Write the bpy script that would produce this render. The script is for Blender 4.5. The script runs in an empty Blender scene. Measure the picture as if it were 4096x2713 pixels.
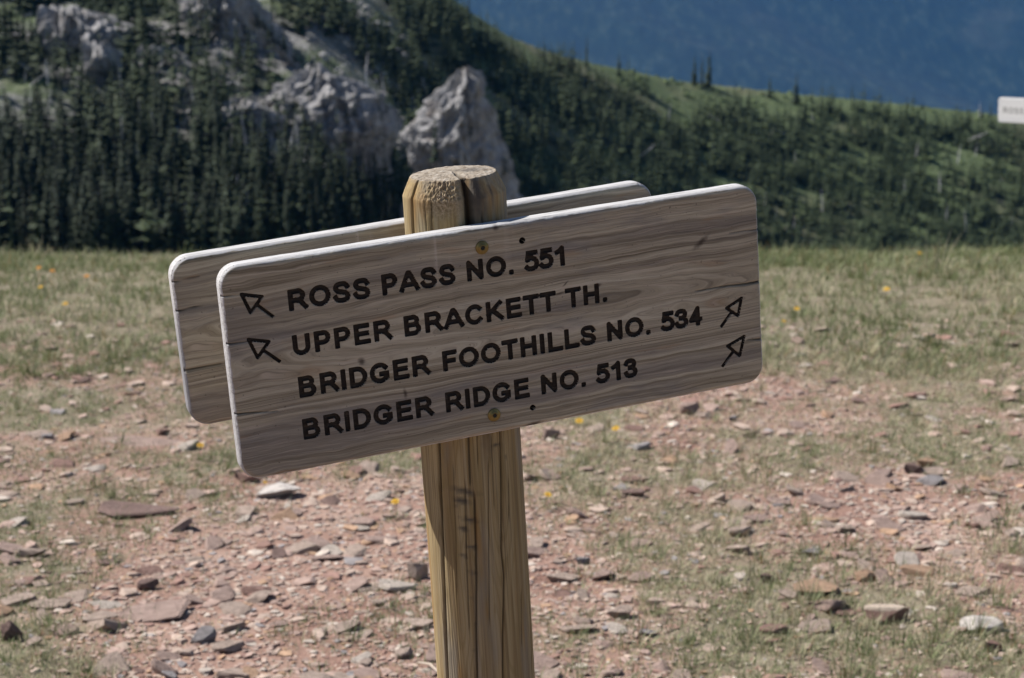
import bpy, math, random
import numpy as np
from mathutils import Vector, Matrix

random.seed(7)
rng = np.random.default_rng(11)
SC = bpy.context.scene
COL = SC.collection

# ------------------------------------------------------------------ camera, sky, sun, exposure
PITCH = math.radians(13.5)
CAM = np.array([0.0, 0.0, 1.6])
LENS = 69.0
cam_data = bpy.data.cameras.new('camera')
cam_data.lens = LENS
cam_data.sensor_width = 36.0
cam_data.sensor_fit = 'HORIZONTAL'
cam_data.clip_start = 0.05
cam_data.clip_end = 40000.0
cam_data.dof.use_dof = True
cam_data.dof.focus_distance = 2.06
cam_data.dof.aperture_fstop = 13.0
cam_ob = bpy.data.objects.new('camera', cam_data)
cam_ob.location = CAM
cam_ob.rotation_euler = (math.pi / 2 - PITCH, 0, 0)
COL.objects.link(cam_ob)
SC.camera = cam_ob

SUN_EL = math.radians(45.0)
SUN_H = Vector((-0.92, 0.39, 0)).normalized()
SUN_DIR = Vector((SUN_H.x * math.cos(SUN_EL), SUN_H.y * math.cos(SUN_EL), math.sin(SUN_EL)))
world = bpy.data.worlds.new('World')
SC.world = world
world.use_nodes = True
wn = world.node_tree.nodes
sky = wn.new('ShaderNodeTexSky')
sky.sky_type = 'NISHITA'
sky.sun_disc = False
sky.sun_elevation = SUN_EL
sky.sun_rotation = math.atan2(SUN_H.x, SUN_H.y)
sky.altitude = 2300
wn['Background'].inputs['Strength'].default_value = 0.058
world.node_tree.links.new(sky.outputs[0], wn['Background'].inputs['Color'])
sun_data = bpy.data.lights.new('sun', 'SUN')
sun_data.energy = 4.9
sun_data.angle = math.radians(0.53)
sun_data.color = (1.0, 0.955, 0.91)
sun_ob = bpy.data.objects.new('sun', sun_data)
sun_ob.rotation_euler = SUN_DIR.to_track_quat('Z', 'Y').to_euler()
sun_ob.location = (-8, 6, 12)
COL.objects.link(sun_ob)
SC.view_settings.view_transform = 'Standard'
SC.view_settings.look = 'None'
SC.view_settings.exposure = 0.80
SC.view_settings.gamma = 1.0
SC.view_settings.use_curve_mapping = False
SC.render.engine = 'CYCLES'
SC.cycles.use_denoising = True
SC.cycles.max_bounces = 6
SC.cycles.volume_bounces = 0

# ------------------------------------------------------------------ helpers
FPX = LENS * 4096 / 36
cp, sp = math.cos(PITCH), math.sin(PITCH)


def ray(u, v):
    """direction through a point of the 4096 x 2713 frame"""
    a, b = (u - 2048) / FPX, (v - 1356.5) / FPX
    return np.array([a, cp - b * sp, -sp - b * cp])


def project(P):
    P = np.asarray(P, float) - CAM
    dep = P[..., 1] * cp - P[..., 2] * sp
    return 2048 + FPX * P[..., 0] / dep, 1356.5 + FPX * (-P[..., 1] * sp - P[..., 2] * cp) / dep, dep


def _hash(ix, iy, iz, seed):
    h = (ix * 374761393 + iy * 668265263 + iz * 2147483647 + seed * 144665) & 0xFFFFFFFF
    h = ((h ^ (h >> 13)) * 1274126177) & 0xFFFFFFFF
    h = ((h ^ (h >> 16)) * 2246822519) & 0xFFFFFFFF
    return h ^ (h >> 15)


def noise3(P, seed=0):
    """gradient noise, about -1..1"""
    P = np.asarray(P, float)
    I = np.floor(P).astype(np.int64)
    f = P - I
    w = f * f * f * (f * (f * 6 - 15) + 10)
    out = 0
    for dx in (0, 1):
        for dy in (0, 1):
            for dz in (0, 1):
                h = _hash(I[..., 0] + dx, I[..., 1] + dy, I[..., 2] + dz, seed)
                g = np.stack([(h & 1023) / 511.5 - 1, ((h >> 10) & 1023) / 511.5 - 1, ((h >> 20) & 1023) / 511.5 - 1], -1)
                d = g[..., 0] * (f[..., 0] - dx) + g[..., 1] * (f[..., 1] - dy) + g[..., 2] * (f[..., 2] - dz)
                out = out + d * np.where(dx, w[..., 0], 1 - w[..., 0]) * np.where(dy, w[..., 1], 1 - w[..., 1]) * np.where(dz, w[..., 2], 1 - w[..., 2])
    return out * 1.3


def fbm(P, octaves=4, seed=0, gain=0.5, ridged=False):
    P = np.asarray(P, float)
    s, a, t = 0, 1.0, 0
    for o in range(octaves):
        n = noise3(P * (2.0 ** o), seed + o * 17)
        if ridged:
            n = 1 - 2 * np.abs(n)
        s = s + a * n
        t += a
        a *= gain
    return s / t


def fbm2(x, y, sc, octaves=4, seed=0, ridged=False):
    x, y = np.broadcast_arrays(np.asarray(x, float), np.asarray(y, float))
    return fbm(np.stack([x * sc, y * sc, np.zeros_like(x) + seed * 3.17], -1), octaves, seed, ridged=ridged)


def make_mesh(name, V, faces, smooth=False, attrs=None):
    """V (n,3); faces: array or list of arrays (m,k)"""
    if isinstance(faces, np.ndarray):
        faces = [faces]
    V = np.ascontiguousarray(V, dtype=np.float32)
    me = bpy.data.meshes.new(name)
    me.vertices.add(len(V))
    me.vertices.foreach_set('co', V.ravel())
    idx = np.concatenate([np.asarray(f, np.int32).ravel() for f in faces])
    tot = np.concatenate([np.full(len(f), f.shape[1], np.int32) for f in faces])
    start = np.concatenate([[0], np.cumsum(tot)[:-1]]).astype(np.int32)
    me.loops.add(len(idx))
    me.loops.foreach_set('vertex_index', idx)
    me.polygons.add(len(tot))
    me.polygons.foreach_set('loop_start', start)
    if attrs:
        for k, a in attrs.items():
            a = np.asarray(a, np.float32)
            if a.ndim == 1:
                me.attributes.new(k, 'FLOAT', 'POINT').data.foreach_set('value', a)
            else:
                rgba = np.ones((len(a), 4), np.float32)
                rgba[:, :3] = a
                me.attributes.new(k, 'FLOAT_COLOR', 'POINT').data.foreach_set('color', rgba.ravel())
    me.update(calc_edges=True)
    me.polygons.foreach_set('use_smooth', np.full(len(tot), bool(smooth)))
    return me


def obj(name, me, mat=None, parent=None):
    o = bpy.data.objects.new(name, me)
    COL.objects.link(o)
    if mat is not None and not me.materials:
        me.materials.append(mat)
    if parent is not None:
        o.parent = parent
    return o


def tag(o, label=None, cat=None, group=None, kind=None):
    if label: o['label'] = label
    if cat: o['category'] = cat
    if group: o['group'] = group
    if kind: o['kind'] = kind
    return o


def empty(name, loc=(0, 0, 0)):
    o = bpy.data.objects.new(name, None)
    o.empty_display_size = 0.1
    o.location = loc
    COL.objects.link(o)
    return o


def copy_tree(o, parent=None):
    c = o.copy()
    COL.objects.link(c)
    c.parent = parent
    for ch in list(o.children):
        copy_tree(ch, c)
    return c


def grid_faces(nu, nv, wrap=False):
    i, j = np.meshgrid(np.arange(nu if wrap else nu - 1), np.arange(nv - 1), indexing='ij')
    i2 = (i + 1) % nu
    return np.stack([i * nv + j, i2 * nv + j, i2 * nv + j + 1, i * nv + j + 1], -1).reshape(-1, 4)


# ------------------------------------------------------------------ material helper
class Nodes:
    def __init__(self, name):
        self.m = bpy.data.materials.new(name)
        self.m.use_nodes = True
        self.t = self.m.node_tree
        self.b = self.t.nodes['Principled BSDF']
        self.b.inputs['Roughness'].default_value = 0.85
        self.b.inputs['Specular IOR Level'].default_value = 0.25

    def put(self, sock, v):
        if v is None:
            return
        if hasattr(v, 'is_linked') or isinstance(v, bpy.types.NodeSocket):
            self.t.links.new(v, sock)
        else:
            if isinstance(v, (tuple, list)) and len(v) == 3 and sock.type == 'RGBA':
                v = (*v, 1)
            sock.default_value = v

    def node(self, typ, **props):
        n = self.t.nodes.new(typ)
        for k, v in props.items():
            setattr(n, k, v)
        return n

    def coord(self, which='Object'):
        return self.node('ShaderNodeTexCoord').outputs[which]

    def attr(self, name, out='Fac'):
        n = self.node('ShaderNodeAttribute', attribute_name=name)
        return n.outputs[out]

    def scale(self, vec, s):
        n = self.node('ShaderNodeVectorMath', operation='MULTIPLY')
        self.put(n.inputs[0], vec)
        n.inputs[1].default_value = s
        return n.outputs[0]

    def vadd(self, a, b):
        n = self.node('ShaderNodeVectorMath', operation='ADD')
        self.put(n.inputs[0], a)
        self.put(n.inputs[1], b)
        return n.outputs[0]

    def noise(self, vec, scale=1.0, detail=4.0, rough=0.55, dist=0.0, out='Fac'):
        n = self.node('ShaderNodeTexNoise')
        self.put(n.inputs['Vector'], vec)
        n.inputs['Scale'].default_value = scale
        n.inputs['Detail'].default_value = detail
        n.inputs['Roughness'].default_value = rough
        n.inputs['Distortion'].default_value = dist
        return n.outputs[out]

    def math(self, op, a, b=None, clamp=False):
        n = self.node('ShaderNodeMath', operation=op, use_clamp=clamp)
        self.put(n.inputs[0], a)
        if b is not None:
            self.put(n.inputs[1], b)
        return n.outputs[0]

    def sep(self, v):
        n = self.node('ShaderNodeSeparateXYZ')
        self.put(n.inputs[0], v)
        return n.outputs

    def comb(self, x, y, z):
        n = self.node('ShaderNodeCombineXYZ')
        for s, v in zip(n.inputs, (x, y, z)):
            self.put(s, v)
        return n.outputs[0]

    def step(self, v, lo, hi):
        n = self.node('ShaderNodeMapRange', interpolation_type='SMOOTHSTEP')
        self.put(n.inputs[0], v)
        n.inputs[1].default_value = lo
        n.inputs[2].default_value = hi
        return n.outputs[0]

    def mix(self, f, a, b, mode='MIX'):
        n = self.node('ShaderNodeMix', data_type='RGBA', blend_type=mode)
        self.put(n.inputs[0], f)
        self.put(n.inputs[6], a)
        self.put(n.inputs[7], b)
        return n.outputs[2]

    def ramp(self, f, stops):
        n = self.node('ShaderNodeValToRGB')
        self.put(n.inputs[0], f)
        e = n.color_ramp.elements
        while len(e) < len(stops):
            e.new(0.5)
        for q, (p_, c_) in zip(e, stops):
            q.position = p_
            q.color = (*c_, 1)
        return n.outputs[0]

    def bump(self, h, strength=0.3, dist=0.01):
        n = self.node('ShaderNodeBump')
        n.inputs['Strength'].default_value = strength
        n.inputs['Distance'].default_value = dist
        self.put(n.inputs['Height'], h)
        self.t.links.new(n.outputs[0], self.b.inputs['Normal'])

    def done(self, color, rough=None):
        self.put(self.b.inputs['Base Color'], color)
        if rough is not None:
            self.put(self.b.inputs['Roughness'], rough)
        return self.m


def board_wood(name, tint=1.0, bleach=0.0):
    """weathered routed sign board: grain along X, bleached on the worn rim"""
    N = Nodes(name)
    co = N.coord()
    x, y, z = N.sep(co)
    warp = N.math('MULTIPLY', N.math('SUBTRACT', N.noise(N.comb(N.math('MULTIPLY', x, 3.2), N.math('MULTIPLY', y, 9.0), 0.0), 1.0, 3.0), 0.5), 0.016)
    # growth rings cut at a slant: long arches opening along the plank
    wob = N.math('MULTIPLY', N.math('SUBTRACT', N.noise(N.comb(N.math('MULTIPLY', x, 14.0), N.math('MULTIPLY', y, 40.0), 3.0), 1.0, 2.0), 0.5), 0.010)
    xa = N.math('MULTIPLY', N.math('SUBTRACT', x, 0.07), 0.055)
    ya = N.math('ADD', N.math('SUBTRACT', y, 0.012), warp)
    arch = N.math('SQRT', N.math('ADD', N.math('MULTIPLY', xa, xa), N.math('MULTIPLY', ya, ya)))
    side = N.step(N.math('ABSOLUTE', ya), 0.012, 0.07)
    yw = N.math('ADD', N.math('ADD', N.math('MULTIPLY', N.math('SUBTRACT', ya, arch), side), arch), wob)
    grain = N.noise(N.comb(N.math('MULTIPLY', x, 1.6), N.math('MULTIPLY', yw, 170.0), 1.3), 1.0, 5.0, 0.66)
    band = N.noise(N.comb(N.math('MULTIPLY', x, 1.1), N.math('MULTIPLY', yw, 28.0), 4.3), 1.0, 3.0, 0.5)
    fibre = N.noise(N.comb(N.math('MULTIPLY', x, 26.0), N.math('MULTIPLY', yw, 1100.0), 7.0), 1.0, 3.0, 0.6)
    blot = N.noise(N.comb(N.math('MULTIPLY', x, 7.0), N.math('MULTIPLY', y, 24.0), 9.0), 1.0, 4.0, 0.6)
    t = tint
    c = N.ramp(grain, [(0.30, (0.084 * t, 0.069 * t, 0.047 * t)), (0.44, (0.208 * t, 0.180 * t, 0.130 * t)), (0.57, (0.302 * t, 0.271 * t, 0.206 * t)), (0.72, (0.385 * t, 0.353 * t, 0.280 * t))])
    c = N.mix(N.math('MULTIPLY', N.step(band, 0.49, 0.66), 0.62), c, (0.135 * t, 0.122 * t, 0.112 * t))
    c = N.mix(N.math('MULTIPLY', N.step(blot, 0.52, 0.70), 0.55), c, (0.125 * t, 0.122 * t, 0.125 * t))
    rust = N.noise(N.comb(N.math('MULTIPLY', x, 10.0), N.math('MULTIPLY', yw, 60.0), 17.0), 1.0, 3.0, 0.6)
    c = N.mix(N.math('MULTIPLY', N.step(rust, 0.60, 0.72), 0.35), c, (0.22 * t, 0.125 * t, 0.06 * t))
    # pale streaks washed down the face
    drip = N.noise(N.comb(N.math('MULTIPLY', x, 85.0), N.math('MULTIPLY', y, 5.0), 21.0), 1.0, 2.0, 0.5)
    dmask = N.math('MULTIPLY', N.step(drip, 0.58, 0.70), N.step(y, 0.01, 0.10))
    dmask = N.math('MULTIPLY', dmask, N.step(N.math('ABSOLUTE', N.math('ADD', x, 0.05)), 0.075, 0.02))
    c = N.mix(N.math('MULTIPLY', dmask, 0.45), c, (0.52, 0.46, 0.40))
    c = N.mix(N.math('MULTIPLY', N.step(fibre, 0.48, 0.75), 0.55), c, (0.085, 0.07, 0.058))
    mid = N.noise(N.comb(N.math('MULTIPLY', x, 9.0), N.math('MULTIPLY', yw, 330.0), 31.0), 1.0, 4.0, 0.65)
    c = N.mix(N.math('MULTIPLY', N.step(mid, 0.54, 0.70), 0.5), c, (0.105 * t, 0.085 * t, 0.07 * t))
    c = N.mix(N.math('MULTIPLY', N.step(mid, 0.46, 0.30), 0.35), c, (0.44 * t, 0.375 * t, 0.31 * t))
    speck = N.noise(N.scale(co, (1, 1, 1)), 260.0, 2.0, 0.5)
    c = N.mix(N.math('MULTIPLY', N.step(speck, 0.68, 0.74), 0.5), c, (0.05, 0.04, 0.035))
    if bleach:
        c = N.mix(bleach, c, (0.60, 0.60, 0.61))
    edge = N.attr('edge')
    ec = N.ramp(N.noise(N.scale(co, (22, 330, 330)), 1.0, 5.0, 0.68), [(0.30, (0.20, 0.19, 0.18)), (0.46, (0.40, 0.39, 0.38)), (0.70, (0.53, 0.525, 0.52))])
    ec = N.mix(N.math('MULTIPLY', N.attr('foot'), 0.8), ec, (0.19, 0.19, 0.20))
    c = N.mix(N.step(N.math('ADD', edge, N.math('MULTIPLY', N.math('SUBTRACT', blot, 0.5), 0.8)), 0.3, 0.7), c, ec)
    c = N.mix(N.attr('crack'), c, (0.022, 0.018, 0.016))
    c = N.mix(N.math('MULTIPLY', N.attr('stain'), 0.85), c, (0.045, 0.033, 0.027))
    N.bump(N.math('ADD', N.math('MULTIPLY', grain, 0.6), N.math('MULTIPLY', fibre, 0.5)), 0.55, 0.0012)
    return N.done(c, 0.9)


def lettering_mat():
    N = Nodes('routed_dark_brown')
    co = N.coord()
    n = N.noise(N.scale(co, (60, 400, 60)), 1.0, 4.0, 0.6)
    c = N.ramp(n, [(0.3, (0.010, 0.008, 0.007)), (0.55, (0.024, 0.018, 0.014)), (0.8, (0.055, 0.040, 0.028))])
    wear = N.noise(N.scale(co, (90, 140, 90)), 1.0, 3.0, 0.6)
    c = N.mix(N.math('MULTIPLY', N.step(wear, 0.64, 0.75), 0.5), c, (0.10, 0.08, 0.065))
    return N.done(c, 0.75)


def post_wood():
    N = Nodes('post_timber')
    co = N.coord()
    x, y, z = N.sep(co)
    g1 = N.noise(N.scale(co, (70, 70, 1.6)), 1.0, 4.0, 0.55, 0.25)
    g2 = N.noise(N.scale(co, (420, 420, 7)), 1.0, 3.0, 0.6)
    wv = N.noise(N.scale(co, (26, 26, 3.2)), 1.0, 2.0, 0.5)
    ring = N.math('SINE', N.math('MULTIPLY', wv, 95.0))
    c = N.ramp(g1, [(0.28, (0.165, 0.108, 0.048)), (0.47, (0.262, 0.190, 0.092)), (0.62, (0.335, 0.262, 0.140)), (0.8, (0.38, 0.315, 0.20))])
    c = N.mix(N.math('MULTIPLY', N.step(ring, 0.1, 0.95), 0.42), c, (0.215, 0.155, 0.062))
    c = N.mix(N.math('MULTIPLY', N.step(g2, 0.50, 0.70), 0.6), c, (0.115, 0.08, 0.042))
    c = N.mix(N.math('MULTIPLY', N.step(N.noise(N.scale(co, (190, 190, 2.5)), 1.0, 3.0, 0.6), 0.53, 0.68), 0.5), c, (0.13, 0.085, 0.040))
    c = N.mix(N.math('MULTIPLY', N.step(N.noise(N.scale(co, (160, 160, 2.2)), 1.0, 3.0, 0.6), 0.55, 0.72), 0.35), c, (0.46, 0.40, 0.27))
    grey = N.noise(N.scale(co, (22, 22, 3)), 1.0, 4.0, 0.6)
    c = N.mix(N.math('MULTIPLY', N.step(grey, 0.48, 0.66), 0.6), c, (0.215, 0.20, 0.17))
    rust = N.noise(N.scale(co, (30, 30, 4)), 1.0, 3.0, 0.5, 0.3)
    c = N.mix(N.math('MULTIPLY', N.step(N.noise(N.scale(co, (34, 34, 5)), 1.0, 3.0, 0.6), 0.54, 0.66), 0.55), c, (0.27, 0.145, 0.04))
    rough = N.attr('rough')
    rc = N.ramp(N.noise(co, 330.0, 5.0, 0.7), [(0.36, (0.06, 0.04, 0.022)), (0.5, (0.25, 0.185, 0.115)), (0.66, (0.45, 0.37, 0.27))])
    c = N.mix(N.math('MULTIPLY', rough, 0.8), c, rc)
    top = N.attr('top')
    tc = N.ramp(N.noise(co, 130.0, 5.0, 0.7), [(0.32, (0.09, 0.07, 0.052)), (0.48, (0.25, 0.21, 0.165)), (0.70, (0.40, 0.365, 0.315))])
    c = N.mix(N.math('MULTIPLY', top, 0.9), c, tc)
    c = N.mix(N.math('MULTIPLY', N.attr('stain'), 0.85), c, (0.05, 0.045, 0.042))
    c = N.mix(N.attr('crack'), c, (0.018, 0.013, 0.010))
    N.bump(N.math('ADD', N.math('ADD', N.math('MULTIPLY', g2, 0.5), N.math('MULTIPLY', g1, 0.4)), N.math('MULTIPLY', ring, 0.08)), 0.5, 0.0016)
    return N.done(c, 0.88)


def plain(name, col, rough=0.6, metal=0.0, var=0.0, sc=40.0):
    N = Nodes(name)
    c = col
    if var:
        n = N.noise(N.coord(), sc, 3.0)
        c = N.mix(n, tuple(v * (1 - var) for v in col), tuple(min(1, v * (1 + var)) for v in col))
    N.b.inputs['Metallic'].default_value = metal
    return N.done(c, rough)


M_board = board_wood('weathered_board', 1.26)
M_back = board_wood('weathered_back_board', 1.3)
M_white = board_wood('bleached_board', 1.3, 0.75)
M_letter = lettering_mat()
M_post = post_wood()

# ------------------------------------------------------------------ routed lettering (single-stroke capitals)
HS = 0.087
LO, HI = HS, 0.716 - HS


def arc(cx, cy, rx, ry, a0, a1, n=14):
    a = np.radians(np.linspace(a0, a1, n))
    return [(cx + rx * math.cos(t), cy + ry * math.sin(t)) for t in a]


def spline(pts, n=5):
    P = np.array([pts[0]] + list(pts) + [pts[-1]], float)
    out = []
    for i in range(1, len(P) - 2):
        for t in np.linspace(0, 1, n, endpoint=False):
            a, b, c, d = P[i - 1], P[i], P[i + 1], P[i + 2]
            out.append(tuple(0.5 * (2 * b + (c - a) * t + (2 * a - 5 * b + 4 * c - d) * t * t + (3 * b - 3 * c + d - a) * t ** 3)))
    return out + [tuple(P[-1])]


MIDY = (LO + HI) / 2
RY = (HI - LO) / 2
S_ = spline([(.525, .525), (.465, .61), (.335, HI), (.195, .605), (.145, .505), (.20, .41), (.335, .362), (.475, .31), (.53, .205), (.47, .11), (.33, LO), (.185, .115), (.12, .205)])
G_ = {
    'A': (.722, [[(.085, LO), (.335, HI), (.385, HI), (.637, LO)], [(.165, .235), (.555, .235)]]),
    'B': (.722, [[(.152, LO), (.152, HI), (.385, HI)] + arc(.385, .507, .135, .129, 90, -90) + [(.152, .378)], [(.385, .378), (.41, .378)] + arc(.41, .229, .155, .149, 90, -90) + [(.152, LO)]]),
    'C': (.722, [arc(.382, MIDY, .255, RY, 42, 318, 26)]),
    'D': (.722, [[(.152, LO), (.152, HI), (.34, HI)] + arc(.34, MIDY, .255, RY, 90, -90, 20) + [(.152, LO)]]),
    'E': (.667, [[(.525, HI), (.152, HI), (.152, LO), (.54, LO)], [(.152, .37), (.505, .37)]]),
    'F': (.611, [[(.505, HI), (.152, HI), (.152, LO)], [(.152, .355), (.455, .355)]]),
    'G': (.778, [arc(.388, MIDY, .262, RY, 40, 325, 26) + [(.622, .17), (.622, .318), (.44, .318)]]),
    'H': (.722, [[(.152, LO), (.152, HI)], [(.57, LO), (.57, HI)], [(.152, .37), (.57, .37)]]),
    'I': (.278, [[(.139, LO), (.139, HI)]]),
    'K': (.722, [[(.152, LO), (.152, HI)], [(.575, HI), (.152, .255)], [(.30, .39), (.615, LO)]]),
    'L': (.611, [[(.152, HI), (.152, LO), (.53, LO)]]),
    'N': (.722, [[(.152, LO), (.152, HI), (.57, LO), (.57, HI)]]),
    'O': (.778, [arc(.389, MIDY, .270, RY, 0, 360, 34)]),
    'P': (.667, [[(.152, LO), (.152, HI), (.37, HI)] + arc(.37, .475, .165, .161, 90, -90) + [(.152, .314)]]),
    'R': (.722, [[(.152, LO), (.152, HI), (.40, HI)] + arc(.40, .487, .155, .149, 90, -90) + [(.152, .338)], [(.34, .338), (.46, .29), (.62, LO)]]),
    'S': (.667, [S_]),
    'T': (.611, [[(.09, HI), (.52, HI)], [(.305, HI), (.305, LO)]]),
    'U': (.722, [[(.152, HI), (.152, .29)] + arc(.361, .29, .209, .21, 180, 360, 18) + [(.57, .29), (.57, HI)]]),
    '1': (.556, [[(.14, .50), (.25, .545), (.335, HI), (.335, LO)]]),
    '3': (.556, [spline([(.10, .535), (.155, .61), (.265, HI), (.385, .60), (.425, .505), (.37, .41), (.25, .38)]), spline([(.25, .38), (.395, .34), (.46, .225), (.40, .115), (.27, LO), (.14, .115), (.09, .20)])]),
    '4': (.556, [[(.375, LO), (.375, HI), (.10, .225), (.475, .225)]]),
    '5': (.556, [[(.44, HI), (.165, HI), (.125, .405)], spline([(.125, .405), (.21, .435), (.30, .44), (.42, .38), (.465, .255), (.41, .125), (.28, LO), (.15, .10), (.085, .15)])]),
    '.': (.278, [[(.139, LO), (.140, LO)]]),
}


def word_strokes(word, x0, x1, y0, y1):
    """strokes of a word whose ink spans x0..x1, y0..y1; half stroke width returned too"""
    pen, S = 0.0, []
    for ch in word:
        adv, st = G_[ch]
        for s in st:
            S.append(np.array(s, float) + [pen, 0])
        pen += adv
    al = np.concatenate(S)
    ky = (y1 - y0) / 0.716
    h = HS * ky
    a, b = al[:, 0].min(), al[:, 0].max()
    kx = (x1 - x0 - 2 * h) / (b - a)
    return [np.stack([x0 + h + (s[:, 0] - a) * kx, y0 + s[:, 1] * ky], 1) for s in S], h


def sign_board(parent, w, h, t, rc, re, cell, groups, M, cracks=(), holes=(), stains=(), depth=0.0032, grey_end=0.35, ink=None):
    """routed board as geometry. groups: list of (part name, label, strokes, half width); grooves and holes are cut into the face.
    local frame: x along the board, y up, z out of the face (face at z = 0)"""
    nx, ny = int(round(w / cell)) + 3, int(round(h / cell)) + 3
    gx = (np.arange(nx) - (nx - 1) / 2) * cell
    gy = (np.arange(ny) - (ny - 1) / 2) * cell
    PX, PY = np.meshgrid(gx, gy, indexing='ij')

    def seg_dist(strokes, best):
        for s in strokes:
            for a, b in zip(s[:-1], s[1:]):
                m = 0.008
                i0, i1 = np.searchsorted(gx, [min(a[0], b[0]) - m, max(a[0], b[0]) + m])
                j0, j1 = np.searchsorted(gy, [min(a[1], b[1]) - m, max(a[1], b[1]) + m])
                if i1 <= i0 or j1 <= j0:
                    continue
                X, Y = PX[i0:i1, j0:j1], PY[i0:i1, j0:j1]
                ab = b - a
                k = np.clip(((X - a[0]) * ab[0] + (Y - a[1]) * ab[1]) / max(ab @ ab, 1e-12), 0, 1)
                d = np.hypot(X - a[0] - k * ab[0], Y - a[1] - k * ab[1])
                best[i0:i1, j0:j1] = np.minimum(best[i0:i1, j0:j1], d)
        return best
    def box_caps(strokes, hw, best):
        def box(c, t, ha, hb, r):
            i0, i1 = np.searchsorted(gx, [c[0] - .008, c[0] + .008])
            j0, j1 = np.searchsorted(gy, [c[1] - .008, c[1] + .008])
            X, Y = PX[i0:i1, j0:j1] - c[0], PY[i0:i1, j0:j1] - c[1]
            a_, b_ = np.abs(X * t[0] + Y * t[1]) - (ha - r), np.abs(-X * t[1] + Y * t[0]) - (hb - r)
            d = np.hypot(np.maximum(a_, 0), np.maximum(b_, 0)) + np.minimum(np.maximum(a_, b_), 0) - r
            best[i0:i1, j0:j1] = np.minimum(best[i0:i1, j0:j1], d)
        for s in strokes:
            if np.hypot(*(s[-1] - s[0])) > .001:
                for p_, q_ in ((s[0], s[1]), (s[-1], s[-2])):
                    t = (p_ - q_) / (np.hypot(*(p_ - q_)) + 1e-12)
                    box(p_ - t * hw * .04, t, hw * .96, hw, hw * .25)
            else:
                box(s[0], np.array([1., 0]), hw, hw, hw * .5)
            for a_, b_, c_ in zip(s[:-2], s[1:-1], s[2:]):
                u, v = b_ - a_, c_ - b_
                u, v = u / (np.hypot(*u) + 1e-12), v / (np.hypot(*v) + 1e-12)
                if min(np.hypot(*(b_ - a_)), np.hypot(*(c_ - b_))) > hw * .9 and abs(u @ v) < .2:
                    box(b_, u, hw, hw, hw * .25)
        return best
    sdf = np.full(PX.shape, 0.01)
    gid = np.full(PX.shape, -1)
    half = np.full(PX.shape, 0.0025)
    for g, (nm, lab, strokes, hw) in enumerate(groups):
        d = box_caps(strokes, hw, seg_dist(strokes, np.full(PX.shape, 0.01)) - hw)
        near = d < sdf
        sdf = np.where(near, d, sdf)
        gid = np.where(near & (d < cell * 1.5), g, gid)
        half = np.where(near, hw, half)
    hole_id = {}
    for hx, hy, hr in holes:
        g = len(groups) + len(hole_id)
        d = np.hypot(PX - hx, PY - hy) - hr
        near = d < sdf
        sdf = np.where(near, d, sdf)
        gid = np.where(near & (d < cell * 1.5), g, gid)
        half = np.where(near, hr, half)
        hole_id[g] = hr
    # snap grid corners next to a groove's edge onto the edge
    gxs, gys = np.gradient(sdf, cell)
    gl = np.hypot(gxs, gys) + 1e-9
    snap = (np.abs(sdf) < cell * 0.52)
    SX = np.where(snap, PX - gxs / gl * sdf, PX)
    SY = np.where(snap, PY - gys / gl * sdf, PY)
    sd = np.where(snap, 0, sdf)
    # outline
    qx, qy = np.abs(SX) - (w / 2 - rc), np.abs(SY) - (h / 2 - rc)
    wob = 0.0009 * fbm2(PX, PY, 28, 3, 5)
    out = np.hypot(np.maximum(qx, 0), np.maximum(qy, 0)) + np.minimum(np.maximum(qx, qy), 0) - rc
    ox, oy = np.gradient(out, cell)
    ol = np.hypot(ox, oy) + 1e-9
    osn = np.abs(out) < cell * 0.52
    SX = np.where(osn, SX - ox / ol * out, SX)
    SY = np.where(osn, SY - oy / ol * out, SY)
    out = np.where(osn, 0, out)
    d_in = np.clip(-out + np.where(out < 0, np.clip(.0016 * fbm2(PX, PY, 85, 3, 6), -.0012, 0) * np.clip(1 + out / re, 0, 1), 0), 0, None)
    Z = np.where(d_in < re, -(re - np.sqrt(np.clip(re * re - (re - d_in) ** 2, 0, None))), 0)
    Z = Z + wob * np.clip(d_in / re, 0, 1) * 0.5
    dep = np.zeros_like(Z)
    ins = sd < 0
    tt = np.clip(-sd / (half * 0.55), 0, 1)
    dep = np.where(ins, depth * np.sqrt(1 - (1 - tt) ** 2), 0)
    for g, hr in hole_id.items():
        dep = np.where(ins & (gid == g), np.clip(-sd / 0.0006, 0, 1) * 0.012, dep)
    crack = np.zeros_like(Z)
    for pts, wd, dp in cracks:
        pts = np.array(pts, float)
        n = 40
        tline = np.linspace(0, 1, n)
        lx = np.interp(tline, np.linspace(0, 1, len(pts)), pts[:, 0])
        ly = np.interp(tline, np.linspace(0, 1, len(pts)), pts[:, 1]) + 0.0004 * np.sin(lx * 120 + pts[0, 1] * 999)
        d = seg_dist([np.stack([lx, ly], 1)], np.full(PX.shape, 0.01))
        # narrows away from the first point
        k = np.clip(((PX - pts[0, 0]) ** 2 + (PY - pts[0, 1]) ** 2) ** 0.5 / (np.hypot(*(pts[-1] - pts[0])) + 1e-9), 0, 1)
        ww = wd * .8 * (1 - 0.75 * k) + 0.0002
        c = np.exp(-(d / ww) ** 2) * (1 - 0.5 * k)
        crack = np.maximum(crack, c)
        dep = dep + dp * c
    stain = np.zeros_like(Z)
    for sx, sy, ra, rb, ang in stains:
        ca, sa = math.cos(ang), math.sin(ang)
        a = ((PX - sx) * ca + (PY - sy) * sa) / ra
        b = (-(PX - sx) * sa + (PY - sy) * ca) / rb
        stain = np.maximum(stain, np.clip(1.25 - np.hypot(a, b) + 0.55 * fbm2(PX, PY, 160, 3, 8), 0, 1))
    Z = Z - dep
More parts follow.
